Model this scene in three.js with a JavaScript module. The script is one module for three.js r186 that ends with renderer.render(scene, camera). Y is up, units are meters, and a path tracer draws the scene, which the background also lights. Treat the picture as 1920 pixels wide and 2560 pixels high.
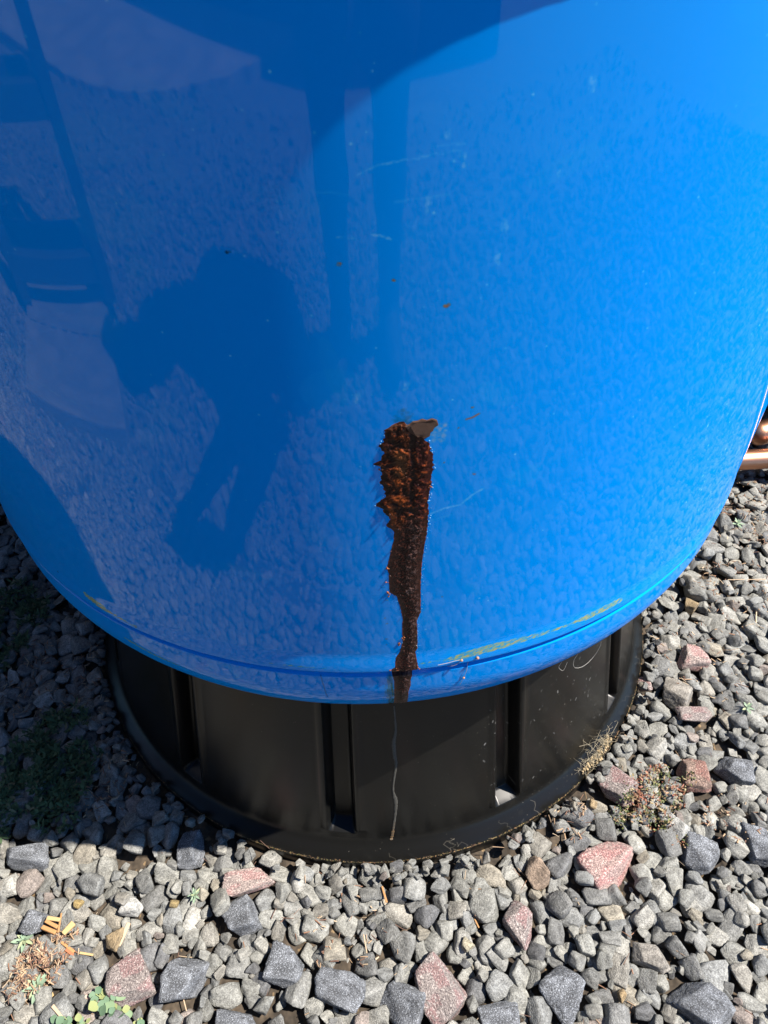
import * as THREE from 'three';
import { Sky } from 'three/addons/objects/Sky.js';
import { ImprovedNoise } from 'three/addons/math/ImprovedNoise.js';
import { MarchingCubes } from 'three/addons/objects/MarchingCubes.js';
import { mergeGeometries, mergeVertices } from 'three/addons/utils/BufferGeometryUtils.js';
import { RoundedBoxGeometry } from 'three/addons/geometries/RoundedBoxGeometry.js';

// ------------------------------------------------------------------ camera, sky, sun, exposure
const scene = new THREE.Scene();
const camera = new THREE.PerspectiveCamera(70, 3 / 4, 0.01, 2000);
const CAM = new THREE.Vector3(0, 0.63082, 0.50679);
const FW = new THREE.Vector3(0.016884, -0.70937, -0.704634), UP = new THREE.Vector3(0.033263, 0.704743, -0.708683);
camera.position.copy(CAM); camera.up.copy(UP); camera.lookAt(CAM.clone().add(FW));
camera.updateMatrixWorld(true); camera.updateProjectionMatrix();
const renderer = new THREE.WebGLRenderer({ antialias: true });
renderer.setSize(768, 1024);
renderer.toneMapping = THREE.LinearToneMapping;
renderer.toneMappingExposure = 2.35;
renderer.shadowMap.enabled = true;

const AZ = 84 * Math.PI / 180, EL = 58 * Math.PI / 180;
const SUN = new THREE.Vector3(Math.sin(AZ) * Math.cos(EL), Math.sin(EL), Math.cos(AZ) * Math.cos(EL));
const sky = new Sky(); sky.name = 'sky'; sky.scale.setScalar(1000);
sky.userData.kind = 'structure';
Object.assign(sky.material.uniforms.sunPosition.value, { x: SUN.x, y: SUN.y, z: SUN.z });
sky.material.uniforms.turbidity.value = 2.3; sky.material.uniforms.rayleigh.value = 0.78;
sky.material.uniforms.mieCoefficient.value = 0.004;
scene.add(sky);
scene.environmentIntensity = 0.1;
const sun = new THREE.DirectionalLight(0xfff6ea, 5); sun.name = 'sun';
sun.target.position.set(0, 0, 0.2); sun.position.copy(SUN).multiplyScalar(6).add(sun.target.position);
sun.castShadow = true; sun.shadow.radius = 1; sun.shadow.mapSize.set(4096, 4096);
Object.assign(sun.shadow.camera, { left: -2.5, right: 2.5, top: 2.5, bottom: -2.5, near: 0.1, far: 20 });
scene.add(sun, sun.target);

// ------------------------------------------------------------------ helpers
function mulberry(a) { return () => { a |= 0; a = a + 0x6D2B79F5 | 0; let t = Math.imul(a ^ a >>> 15, 1 | a); t = t + Math.imul(t ^ t >>> 7, 61 | t) ^ t; return ((t ^ t >>> 14) >>> 0) / 4294967296; }; }
const rnd = mulberry(77123);
const rr = (a, b, f = rnd) => a + (b - a) * f();
const perlin = new ImprovedNoise();
const nz = (x, y, z = 0) => perlin.noise(x, y, z);
const fbm = (x, y, z = 0, o = 4) => { let s = 0, a = 0.5, f = 1; for (let i = 0; i < o; i++) { s += a * nz(x * f, y * f, z * f + i * 7.3); a *= 0.5; f *= 2.03; } return s; };
const clamp = (x, a = 0, b = 1) => Math.max(a, Math.min(b, x));
const smooth = (a, b, x) => { const t = clamp((x - a) / (b - a)); return t * t * (3 - 2 * t); };
const counts = {};
function numbered(n) { const c = counts[n] = (counts[n] ?? -1) + 1; return c ? `${n}_${String(c).padStart(3, '0')}` : n; }
function shade(m) { m.castShadow = true; m.receiveShadow = true; return m; }
function tag(o, label, category, group) { if (label) o.userData.label = label; if (category) o.userData.category = category; if (group) o.userData.group = group; return o; }
function mesh(name, geo, mat, parent = scene) { const m = shade(new THREE.Mesh(geo, mat)); m.name = parent === scene ? numbered(name) : name; parent.add(m); return m; }
function thing(name, label, category, group, x = 0, y = 0, z = 0) { const g = new THREE.Group(); g.name = numbered(name); g.position.set(x, y, z); scene.add(g); return tag(g, label, category, group); }
const std = (c, o = {}) => { const m = new THREE.MeshStandardMaterial({ roughness: 0.85, ...o }); m.color.setRGB(...c); return m; };
const phys = (c, o = {}) => { const m = new THREE.MeshPhysicalMaterial({ roughness: 0.85, ...o }); m.color.setRGB(...c); return m; };
function dataTex(n, fn, srgb) {
  const d = new Uint8Array(n * n * 4);
  for (let j = 0; j < n; j++) for (let i = 0; i < n; i++) { const c = fn(i / n, j / n, i, j); const k = (j * n + i) * 4; for (let q = 0; q < 3; q++) d[k + q] = clamp(c[q] ?? c[0]) * 255; d[k + 3] = 255; }
  const t = new THREE.DataTexture(d, n, n); t.wrapS = t.wrapT = THREE.RepeatWrapping; t.magFilter = THREE.LinearFilter; t.minFilter = THREE.LinearMipmapLinearFilter; t.generateMipmaps = true;
  if (srgb) t.colorSpace = THREE.SRGBColorSpace; t.needsUpdate = true; return t;
}
// noise that tiles: hashed lattice
function tileNoise(seed) {
  const h = (x, y) => { let n = Math.imul(x, 374761393) + Math.imul(y, 668265263) + Math.imul(seed, 2246822519); n = Math.imul(n ^ (n >>> 13), 1274126177); return ((n ^ (n >>> 16)) >>> 0) / 4294967296; };
  return (u, v, px, py = px) => { const x = u * px, y = v * py, i = Math.floor(x), j = Math.floor(y); let a = x - i, b = y - j; a = a * a * (3 - 2 * a); b = b * b * (3 - 2 * b); const m = (p, q) => ((p % q) + q) % q; const H = (p, q) => h(m(p, px), m(q, py)); return (H(i, j) * (1 - a) + H(i + 1, j) * a) * (1 - b) + (H(i, j + 1) * (1 - a) + H(i + 1, j + 1) * a) * b; };
}
const tn = tileNoise(5), tn2 = tileNoise(91);

// ------------------------------------------------------------------ the tank's shape (metres, tank axis at the origin)
const RT = 0.2881, DOME_Y = 0.270, DOME_B = 0.1265;
function tankR(y) {
  if (y < DOME_Y) { const v = clamp((DOME_Y - y) / DOME_B); return RT * Math.sqrt(Math.max(0, 1 - v * v)); }
  if (y < 0.2825) return RT;
  if (y < 0.2845) return RT - 0.0020 * smooth(0.2825, 0.2845, y);
  if (y < 0.2868) return RT - 0.0020;
  if (y < 0.2888) return RT - 0.0020 + 0.0030 * smooth(0.2868, 0.2888, y);
  return RT + 0.0010 * (1 - smooth(0.289, 0.305, y));
}
const onTank = (s, y, d = 0) => { const a = s / RT, r = tankR(y) + d; return new THREE.Vector3(Math.sin(a) * r, y, Math.cos(a) * r); };
const wallR = y => 0.2738 - Math.max(0, y - 0.006) * 0.19;
function occluded(p) {   // does the tank or its stand hide the point from the camera
  const d = CAM.clone().sub(p), L = d.length(); d.divideScalar(L);
  for (let t = 0.01; t < L; t += 0.006) { const x = p.x + d.x * t, y = p.y + d.y * t, z = p.z + d.z * t, r = Math.hypot(x, z); if (y > 0.15 ? r < tankR(y) : r < wallR(y)) return true; }
  return false;
}
const vtmp = new THREE.Vector3();
const inFrame = (p, m = 1) => { vtmp.copy(p).project(camera); return Math.abs(vtmp.x) < m && Math.abs(vtmp.y) < m && vtmp.z < 1; };

// ------------------------------------------------------------------ ground
const soilMap = dataTex(512, (u, v) => {
  const f = tn(u, v, 8) * 0.25 + tn(u, v, 31) * 0.3 + tn(u, v, 101) * 0.25 + tn(u, v, 240) * 0.2, k = 0.08 + 0.3 * f, w = tn2(u, v, 170, 60) > 0.86 ? 0.22 : 0;
  return [k * 1.15 + w, k + w * 0.8, k * 0.82 + w * 0.5];
}, true);
soilMap.repeat.set(1, 1);
const soilBump = dataTex(256, (u, v) => [tn(u, v, 64) * 0.6 + tn2(u, v, 128) * 0.4]);
function planeXZ(x0, z0, x1, z1, y, n = 1, tile = 0.35) {
  const g = new THREE.PlaneGeometry(x1 - x0, z1 - z0, n, n); g.rotateX(-Math.PI / 2); g.translate((x0 + x1) / 2, y, (z0 + z1) / 2);
  const p = g.attributes.position, uv = g.attributes.uv; for (let i = 0; i < p.count; i++) uv.setXY(i, p.getX(i) / tile, p.getZ(i) / tile); return g;
}
const SOIL_Y = -0.0145;
const finesMap = dataTex(512, (u, v) => { const f = 0.35 + 0.4 * tn(u, v, 60) + 0.25 * tn2(u, v, 150), k = 0.2 + 0.42 * f; return [k * 1.02, k, k * 0.96]; }, true);
const soilMat = std([0.8, 0.8, 0.8], { map: soilMap, bumpMap: soilBump, bumpScale: 0.004, roughness: 0.95 });
const ground = mesh('ground', planeXZ(-600, -600, 600, 600, -0.046, 1, 0.8), std([0.8, 0.8, 0.8], { map: finesMap, roughness: 0.95 })); ground.userData.kind = 'structure';
const bed = new THREE.Group(); bed.name = 'gravel_bed'; bed.userData.kind = 'structure'; scene.add(bed);
{ const g = planeXZ(-0.66, -0.75, 0.78, 0.58, SOIL_Y - 0.002, 120); const p = g.attributes.position; for (let i = 0; i < p.count; i++) p.setY(i, SOIL_Y + 0.006 * nz(p.getX(i) * 14, p.getZ(i) * 14)); g.computeVertexNormals(); mesh('soil', g, soilMat, bed); mesh('gravel_fines', mergeGeometries([planeXZ(-2.6, -0.5, -0.62, 2.4, -0.019, 1, 0.8), planeXZ(0.73, -0.5, 2.4, 2.4, -0.019, 1, 0.8), planeXZ(-0.62, 0.54, 0.73, 2.4, -0.019, 1, 0.8)]), std([0.8, 0.8, 0.8], { map: finesMap, bumpMap: soilBump, bumpScale: 0.004, roughness: 0.95 }), bed); }

// ------------------------------------------------------------------ stones
function stoneShape(seed, detail, sharp = 18, planes = 12) {
  const f = mulberry(seed * 7919 + 13); const N = [], D = [];
  const add = (v, d) => { N.push(v.normalize()); D.push(d); }, jit = k => new THREE.Vector3(rr(-k, k, f), rr(-k, k, f), rr(-k, k, f));
  for (const ax of [[1, 0, 0], [0, 1, 0], [0, 0, 1]]) for (const sg of [-1, 1]) add(new THREE.Vector3(...ax).multiplyScalar(sg).add(jit(0.42)), rr(0.55, 0.85, f));
  for (let i = 6; i < planes; i++) { const y = 1 - 2 * (i - 5.5 + 0.8 * (f() - 0.5)) / (planes - 6), an = i * 2.4 + f() * 2, r = Math.sqrt(Math.max(0, 1 - y * y)); add(new THREE.Vector3(r * Math.cos(an), y, r * Math.sin(an)), rr(0.66, 0.98, f)); }
  planes = N.length; let g = new THREE.IcosahedronGeometry(1, detail); g.deleteAttribute('uv'); g.deleteAttribute('normal'); g = mergeVertices(g, 1e-4);
  const p = g.attributes.position, v = new THREE.Vector3();
  for (let i = 0; i < p.count; i++) {
    v.fromBufferAttribute(p, i).normalize(); let s = 0;
    for (let k = 0; k < planes; k++) { const c = v.dot(N[k]); if (c > 0) s += Math.pow(c / D[k], sharp); }
    let r = Math.min(1.45, Math.pow(s, -1 / sharp)); if (!(r > 0)) r = 1;
    if (detail > 3) r *= 1 + 0.07 * fbm(v.x * 3 + seed, v.y * 3, v.z * 3, 3);
    if (detail > 5) r *= 1 + 0.03 * nz(v.x * 11 + seed, v.y * 11, v.z * 11);
    p.setXYZ(i, v.x * r, v.y * r, v.z * r);
  }
  g.computeBoundingBox(); const b = g.boundingBox, sz = b.getSize(new THREE.Vector3()), ct = b.getCenter(new THREE.Vector3());
  for (let i = 0; i < p.count; i++) p.setXYZ(i, 2 * (p.getX(i) - ct.x) / sz.x, 2 * (p.getY(i) - ct.y) / sz.y, 2 * (p.getZ(i) - ct.z) / sz.z);
  g.computeVertexNormals(); return g.toNonIndexed();
}
function boxUV(g, s) {   // s: texture tiles per unit
  const p = g.attributes.position, uv = new Float32Array(p.count * 2), n = new THREE.Vector3(), a = new THREE.Vector3(), b = new THREE.Vector3(), c = new THREE.Vector3();
  for (let t = 0; t < p.count; t += 3) {
    a.fromBufferAttribute(p, t); b.fromBufferAttribute(p, t + 1); c.fromBufferAttribute(p, t + 2); n.copy(b).sub(a).cross(vtmp.copy(c).sub(a)); const x = Math.abs(n.x), y = Math.abs(n.y), z = Math.abs(n.z);
    for (let k = 0; k < 3; k++) { const X = p.getX(t + k), Y = p.getY(t + k), Z = p.getZ(t + k); const [u, w] = y >= x && y >= z ? [X, Z] : x >= z ? [Z, Y] : [X, Y]; uv[(t + k) * 2] = u * s; uv[(t + k) * 2 + 1] = w * s; }
  }
  g.setAttribute('uv', new THREE.BufferAttribute(uv, 2)); return g;
}
// one texture tile is 40 mm
const greyMap = dataTex(512, (u, v) => { const k = 0.66 + 0.16 * (tn(u, v, 40, 26) - 0.5) + 0.26 * (tn2(u, v, 90) - 0.5) + 0.2 * (tn(u, v, 5, 9) - 0.5) + (tn2(u, v, 12, 30) > 0.8 ? 0.07 : 0); return [k, k * 0.995, k * 0.975]; }, true);
const graniteMap = dataTex(512, (u, v) => { const a = tn(u, v, 84), b = tn2(u, v, 120); let k = 0.50 + 0.22 * (tn(u, v, 7) - 0.5) + 0.2 * (b - 0.5); if (a > 0.66) k += 0.26 * smooth(0.66, 0.8, a); if (a < 0.25) k -= 0.13; return [k * 0.985, k, k * 1.02]; }, true);
const pinkMap = dataTex(512, (u, v) => { const a = tn(u, v, 48), b = tn2(u, v, 64), w = smooth(0.4, 0.66, tn(u, v, 4, 6)); let r = 0.74, g = 0.68, l = 0.66; r += 0.03 * w; g -= 0.06 * w; l -= 0.05 * w; const k = 0.86 + 0.35 * (b - 0.5); if (a < 0.22) return [0.42, 0.38, 0.38]; if (a > 0.75) return [0.86, 0.80, 0.78]; return [r * k, g * k, l * k]; }, true);
const grainBump = dataTex(256, (u, v) => [tn(u, v, 44) * 0.5 + tn2(u, v, 90) * 0.3 + tn(u, v, 12) * 0.5]);
const stoneMat = (c, map) => std(c.map(v => v * 0.89), { map, bumpMap: grainBump, bumpScale: 0.0006, roughness: 0.9 });

// height field onto which stones are dropped one by one
const HC = 0.0025, HX0 = -0.62, HZ0 = -0.46, HNX = 540, HNZ = 400;
const hf = new Float32Array(HNX * HNZ).fill(SOIL_Y), reserved = new Uint8Array(HNX * HNZ);
const hIdx = (x, z) => { const i = Math.floor((x - HX0) / HC), j = Math.floor((z - HZ0) / HC); return i < 0 || j < 0 || i >= HNX || j >= HNZ ? -1 : j * HNX + i; };
const topAt = (x, z) => { const k = hIdx(x, z); return k < 0 ? 0 : hf[k]; };
for (let j = 0; j < HNZ; j++) for (let i = 0; i < HNX; i++) { const x = HX0 + (i + 0.5) * HC, z = HZ0 + (j + 0.5) * HC; if (Math.hypot(x, z) < 0.2885) reserved[j * HNX + i] = 2; }
function drop(st, sink = 0.72) {
  const { x, z, a, b, c, yaw } = st, R = Math.max(a, b), cs = Math.cos(yaw), sn = Math.sin(yaw), list = [], fit = [0, 0, 0, 0, 0, 0]; const cells = [];
  for (let X = x - R; X <= x + R; X += HC) for (let Z = z - R; Z <= z + R; Z += HC) {
    const dx = X - x, dz = Z - z, u = (dx * cs - dz * sn) / a, v = (dx * sn + dz * cs) / b, q = u * u + v * v; if (q >= 1) continue; const k = hIdx(X, Z); if (k < 0) continue;
    const e = Math.sqrt(1 - q); list.push(hf[k] + c * e); cells.push(k, e, dx, dz); fit[0] += dx * dx; fit[1] += dz * dz; fit[2] += dx * hf[k]; fit[3] += dz * hf[k];
  }
  if (!list.length) return null; list.sort((p, q) => p - q);
  const y = list[Math.floor((list.length - 1) * sink)] - 0.12 * c; let gx = clamp(fit[0] ? fit[2] / fit[0] : 0, -0.6, 0.6), gz = clamp(fit[1] ? fit[3] / fit[1] : 0, -0.6, 0.6);
  gx += st.tx ?? 0; gz += st.tz ?? 0;
  for (let i = 0; i < cells.length; i += 4) { const k = cells[i]; hf[k] = Math.max(hf[k], y + c * cells[i + 1] * 0.9 + gx * cells[i + 2] * 0.8 + gz * cells[i + 3] * 0.8); if (st.reserve) reserved[k] = 1; }
  const n = new THREE.Vector3(-gx, 1, -gz).normalize(), q = new THREE.Quaternion().setFromUnitVectors(new THREE.Vector3(0, 1, 0), n).multiply(new THREE.Quaternion().setFromAxisAngle(new THREE.Vector3(0, 1, 0), yaw));
  st.y = y; st.q = q; return st;
}
// the stones one would name: [x, z, width mm, depth mm, turn, kind, label, tilt x, tilt z]
const NAMED = [
  [-0.110, 0.297, 43, 19, 10, 'pink', 'flat pink granite stone touching the dark stone in front of the black stand'],
  [-0.113, 0.321, 31, 29, 20, 'dark', 'round charcoal stone pressed against the flat pink one'],
  [-0.194, 0.362, 33, 38, 25, 'mauve', 'large grey stone with a pink band above the clover at lower left'],
  [-0.153, 0.364, 33, 38, -15, 'dark', 'dark speckled oval granite stone right of the pink-banded stone'],
  [-0.078, 0.357, 31, 29, 0, 'dark', 'rounded dark granite stone straight below the rust drip on the left'],
  [-0.035, 0.375, 41, 24, -20, 'dark', 'wide dark granite stone with a pale patch near the bottom edge'],
  [-0.277, 0.321, 20, 21, 0, 'dark', 'salt and pepper stone beside the silvery rosette at the left edge'],
  [-0.298, 0.268, 42, 24, 0, 'dark', 'broad flat dark stone in the shade at the left edge'],
  [-0.109, 0.393, 32, 20, 0, 'dark', 'dark granite stone cut by the bottom edge left of the middle'],
  [-0.161, 0.269, 23, 30, 0, 'dark', 'bluish dark stone in the tank shadow just before the sunlit gravel'],
  [-0.201, 0.313, 17, 15, -20, 'pale', 'whitest small stone in the sunlit gravel at left'],
  [-0.210, 0.335, 13, 17, -10, 'tan', 'tan rounded stone with a wood chip leaning on it'],
  [0.187, 0.293, 48, 34, 30, 'red', 'bright pink granite stone, the pinkest, right of the stand', 0.1, 0.1],
  [0.209, 0.229, 38, 32, -20, 'mauve', 'angular pale mauve stone touching the flange beside the stonecrop', 0.12, 0.22],
  [0.282, 0.224, 31, 32, -30, 'rust', 'reddish brown angular stone behind the stonecrop', -0.1, 0.15],
  [0.262, 0.291, 33, 32, -30, 'dark', 'dark slate coloured stone at the lower end of the stonecrop'],
  [0.249, 0.266, 18, 29, 20, 'pale', 'pale grey slab standing among the stonecrop leaves', 0.2, 0.1],
  [0.105, 0.336, 27, 29, -40, 'mauve', 'pinkish wedge stone with a pointed top, right of the drip', 0.1, 0.2],
  [0.039, 0.377, 36, 48, 20, 'mauve', 'biggest mauve granite stone, near the middle of the bottom edge'],
  [0.012, 0.386, 39, 31, -35, 'dark', 'dark granite stone leaning on the left of the biggest mauve stone'],
  [0.129, 0.382, 37, 33, 50, 'dark', 'heart shaped dark granite stone with its point towards the viewer'],
  [0.229, 0.393, 46, 28, -40, 'dark', 'long dark slate stone in the lower right corner'],
  [0.124, 0.299, 21, 23, 40, 'brown', 'light brown blocky stone left of the brightest pink stone'],
  [0.318, 0.218, 33, 28, -10, 'dark', 'flat dark speckled stone near the right edge beside the reddish stone'],
  [0.301, 0.163, 36, 20, 0, 'mauve', 'long low mauve stone right of the stand behind the pale web'],
  [0.080, 0.396, 31, 22, 0, 'dark', 'grey granite stone at the bottom edge right of the biggest mauve stone'],
  [0.321, 0.102, 31, 25, -10, 'pink', 'salmon pink stone lying alone in grey gravel right of the tank'],
  [0.262, 0.130, 13, 17, 0, 'pink', 'small pink stone half hidden by the right side of the stand'],
  [0.293, 0.139, 30, 37, -30, 'warm', 'large warm grey stone right of the stand'],
  [0.316, 0.283, 26, 34, 0, 'dark', 'dark stone cut by the right edge of the picture'],
  [0.341, 0.034, 15, 20, -30, 'tan', 'orange tan pebble right of the blue tank'],
  [0.201, 0.363, 29, 19, -10, 'warm', 'grey slab shaped stone below the brightest pink stone'],
];
const KIND = {
  pink: () => stoneMat([0.72, 0.70, 0.68], pinkMap), red: () => stoneMat([0.86, 0.74, 0.72], pinkMap), mauve: () => stoneMat([0.56, 0.58, 0.58], pinkMap), rust: () => stoneMat([0.50, 0.42, 0.36], pinkMap),
  dark: () => stoneMat([0.56, 0.58, 0.61], graniteMap), pale: () => stoneMat([0.86, 0.87, 0.86], greyMap), tan: () => stoneMat([0.60, 0.46, 0.28], greyMap), brown: () => stoneMat([0.60, 0.46, 0.36], greyMap), warm: () => stoneMat([0.56, 0.53, 0.49], greyMap),
};
const kindMat = {}; for (const k in KIND) kindMat[k] = KIND[k]();
NAMED.forEach(([x, z, w, d, turn, kind, label, tx, tz], i) => {
  const a = w / 2000, b = d / 2000, c = Math.min(a, b) * 0.72;
  // sit them so that their tops stand just proud of the gravel
  const st = { x, z, a, b, c, yaw: turn * Math.PI / 180, reserve: true, tx: tx ?? rr(-0.12, 0.12), tz: tz ?? rr(0.0, 0.2) };
  drop(st); const want = -0.002 + c * 0.35 - c; st.y = Math.max(st.y, want + 0.004);
  for (let X = x - a; X <= x + a; X += HC) for (let Z = z - b; Z <= z + b; Z += HC) { const k = hIdx(X, Z); if (k >= 0 && reserved[k] === 1) hf[k] = Math.max(hf[k], st.y + c * 0.5); }
  const m = mesh('stone', boxUV(stoneShape(100 + i, 9, 60, 12), Math.max(a, b) / 0.04), kindMat[kind]); m.position.set(x, st.y, z); m.quaternion.copy(st.q); m.scale.set(a, c, b);
  tag(m, label, 'stone');
});
// gravel
const VAR_HI = [], VAR_LO = [], VAR_MIN = [];
for (let i = 0; i < 18; i++) VAR_HI.push(boxUV(stoneShape(i + 1, 5, 60, 10 + i % 4), 0.011 / 0.04));
for (let i = 0; i < 18; i++) VAR_LO.push(boxUV(stoneShape(i + 1, 3, 60, 11 + i % 4), 0.011 / 0.04));
for (let i = 0; i < 18; i++) VAR_MIN.push(boxUV(stoneShape(i + 1, 1, 60, 11 + i % 4), 0.011 / 0.04));
const levelOf = s => s.rank < 900 ? VAR_HI : s.top && s.inView ? VAR_LO : VAR_MIN;
const TONES = [[0.51, 0.52, 0.50], [0.58, 0.585, 0.555], [0.44, 0.45, 0.445], [0.66, 0.66, 0.63], [0.37, 0.38, 0.385], [0.54, 0.525, 0.485], [0.47, 0.49, 0.50], [0.29, 0.30, 0.32], [0.58, 0.54, 0.46], [0.55, 0.48, 0.45]];
const TW = [20, 18, 16, 11, 10, 8, 12, 6, 4, 3], TSUM = TW.reduce((a, b) => a + b);
const pickTone = f => { let t = f() * TSUM, i = 0; while ((t -= TW[i]) > 0) i++; return i; };
const gravel = []; const fg = mulberry(4242);
function fill(n, amin, amax, K) {
  for (let i = 0; i < n; i++) {
    const u = fg(), a = amin + (amax - amin) * u * u, b = a * rr(0.62, 0.95, fg), c = b * rr(0.34, 0.9, fg); let best = null, bh = 9;
    for (let k = 0; k < K; k++) { const x = rr(HX0 + 0.01, HX0 + HNX * HC - 0.01, fg), z = rr(HZ0 + 0.01, HZ0 + HNZ * HC - 0.01, fg); const q = hIdx(x, z); if (q < 0) continue;
      let bad = reserved[q]; for (let e = 0; e < 6 && !bad; e++) { const w = hIdx(x + a * 0.9 * Math.cos(e * 1.047), z + a * 0.9 * Math.sin(e * 1.047)), w2 = hIdx(x + a * 0.45 * Math.cos(e * 1.047), z + a * 0.45 * Math.sin(e * 1.047)); if (w2 >= 0) bad = reserved[w2] === 2; if (w2 >= 0 && !bad) bad = reserved[w2]; } if (bad) continue;
      let h = hf[q]; for (let e = 0; e < 4; e++) h += topAt(x + a * 0.5 * Math.cos(e * 1.57), z + a * 0.5 * Math.sin(e * 1.57)); if (h < bh) { bh = h; best = [x, z]; } }
    if (!best) continue; const st = drop({ x: best[0], z: best[1], a, b, c, yaw: fg() * 6.283, tx: rr(-0.25, 0.25, fg), tz: rr(-0.25, 0.25, fg) }); if (!st) continue;
    st.v = Math.floor(fg() * 18); st.tone = pickTone(fg); st.j = rr(0.85, 1.12, fg); gravel.push(st);
  }
}
fill(2600, 0.0080, 0.0135, 8); fill(3600, 0.0068, 0.0125, 12); fill(2600, 0.0048, 0.0088, 16); fill(2600, 0.0024, 0.0055, 24);
for (let i = 0; i < 620; i++) { const a = rr(-1.7, 1.7, fg), R = rr(0.2895, 0.301, fg), w = rr(0.0022, 0.0062, fg), st = drop({ x: R * Math.sin(a), z: R * Math.cos(a), a: w, b: w * rr(0.6, 0.95, fg), c: w * rr(0.4, 0.75, fg), yaw: fg() * 6.28, tx: rr(-0.25, 0.25, fg), tz: rr(-0.25, 0.25, fg) }); if (st && st.y < 0.006) { st.v = Math.floor(fg() * 18); st.tone = pickTone(fg); st.j = rr(0.8, 1.1, fg); gravel.push(st); } }
{ let s = 0, n = 0; for (let a = 0; a < 6.28; a += 0.01) { const k = hIdx(0.31 * Math.sin(a), 0.31 * Math.cos(a)); if (k >= 0) { s += hf[k]; n++; } } console.log('gravel stones', gravel.length, 'mean top near stand', (s / n).toFixed(4)); }
// the 300 that show largest are stones of their own, the rest one mass
for (const s of gravel) { const p = new THREE.Vector3(s.x, s.y + s.c * 0.5, s.z); const d = p.distanceTo(CAM); s.inView = inFrame(p, 1.06) && !occluded(p); const vis = s.y + s.c * 0.55 > topAt(s.x, s.z) - 0.0015; s.top = s.y + s.c * 0.7 > topAt(s.x, s.z) - 0.003; s.score = s.inView && vis && inFrame(p, 0.99) ? s.a * s.b / (d * d) : 0; }
gravel.sort((p, q) => q.score - p.score); gravel.forEach((s, i) => s.rank = i);
const toneMat = TONES.map(t => [0.9, 1.0, 1.09].map(j => stoneMat(t.map(v => v * j), greyMap)));
const M4 = new THREE.Matrix4(), N3 = new THREE.Matrix3();
function massOf(list) {
  let nv = 0; for (const s of list) nv += levelOf(s)[s.v].attributes.position.count;
  const P = new Float32Array(nv * 3), N = new Float32Array(nv * 3), U = new Float32Array(nv * 2), C = new Float32Array(nv * 3); let o = 0; const v = new THREE.Vector3();
  for (const s of list) {
    const g = levelOf(s)[s.v], p = g.attributes.position, n = g.attributes.normal, uv = g.attributes.uv; M4.compose(new THREE.Vector3(s.x, s.y, s.z), s.q, new THREE.Vector3(s.a, s.c, s.b)); N3.getNormalMatrix(M4);
    const t = TONES[s.tone], du = s.x * 37, dv = s.z * 41;
    for (let i = 0; i < p.count; i++, o++) { v.fromBufferAttribute(p, i).applyMatrix4(M4); P.set([v.x, v.y, v.z], o * 3); v.fromBufferAttribute(n, i).applyMatrix3(N3).normalize(); N.set([v.x, v.y, v.z], o * 3); U[o * 2] = uv.getX(i) + du; U[o * 2 + 1] = uv.getY(i) + dv; C[o * 3] = t[0] * s.j; C[o * 3 + 1] = t[1] * s.j; C[o * 3 + 2] = t[2] * s.j; }
  }
  const g = new THREE.BufferGeometry(); g.setAttribute('position', new THREE.BufferAttribute(P, 3)); g.setAttribute('normal', new THREE.BufferAttribute(N, 3)); g.setAttribute('uv', new THREE.BufferAttribute(U, 2)); g.setAttribute('color', new THREE.BufferAttribute(C, 3)); return g;
}
gravel.slice(0, 300).forEach(s => { const m = mesh('stone', VAR_HI[s.v], toneMat[s.tone][s.j < 0.95 ? 0 : s.j < 1.04 ? 1 : 2], bed); m.name = numbered('gravel_stone'); m.position.set(s.x, s.y, s.z); m.quaternion.copy(s.q); m.scale.set(s.a, s.c, s.b); });
const massMat = stoneMat([1, 1, 1], greyMap); massMat.vertexColors = true;
mesh('gravel', massOf(gravel.slice(300).filter(s => s.y + s.c * 0.8 > topAt(s.x, s.z) - 0.004)), massMat, bed).userData.kind = 'stuff';
console.log('tris of gravel mass', bed.children.at(-1).geometry.attributes.position.count / 3);
// gravel farther out, which the paint mirrors: copies
{
  const f = mulberry(991), list = [];
  for (let i = 0; i < 75000; i++) {
    const x = rr(-2.1, 2.0, f), z = rr(-0.45, 2.3, f); if (x > HX0 + 0.008 && x < HX0 + HNX * HC - 0.008 && z > HZ0 + 0.008 && z < HZ0 + HNZ * HC - 0.008) continue;
    if (z > 2.2 || f() < smooth(0.8, 2.1, z + 0.35 * Math.abs(x) + 0.3 * nz(x * 2, z * 2)) * 0.95) continue;
    list.push([x, z, f(), f(), f(), f()]);
  }
  const im = shade(new THREE.InstancedMesh(VAR_LO[3], massMatOuter(), list.length)); im.name = 'outer_gravel'; const q = new THREE.Quaternion(), e = new THREE.Euler(), col = new THREE.Color();
  list.forEach(([x, z, p, r, s, t], i) => { const a = 0.0045 + 0.011 * p * p * p * p + 0.003 * p, b = a * (0.65 + 0.3 * r); e.set((s - 0.5) * 6.28, r * 6.28, (p - 0.5) * 6.28); q.setFromEuler(e); M4.compose(new THREE.Vector3(x, -0.0185 + 0.006 * s + 0.002 * t, z), q, new THREE.Vector3(a, b * 0.85, b)); im.setMatrixAt(i, M4); const tn = f() < 0.05 ? [0.56, 0.44, 0.43] : f() < 0.05 ? [0.82, 0.80, 0.77] : TONES[pickTone(f)], j = rr(0.8, 1.15, f); im.setColorAt(i, col.setRGB(tn[0] * j, tn[1] * j, tn[2] * j)); });
  im.userData.kind = 'stuff'; bed.add(im);
}
function massMatOuter() { return stoneMat([1, 1, 1], greyMap); }

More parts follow.
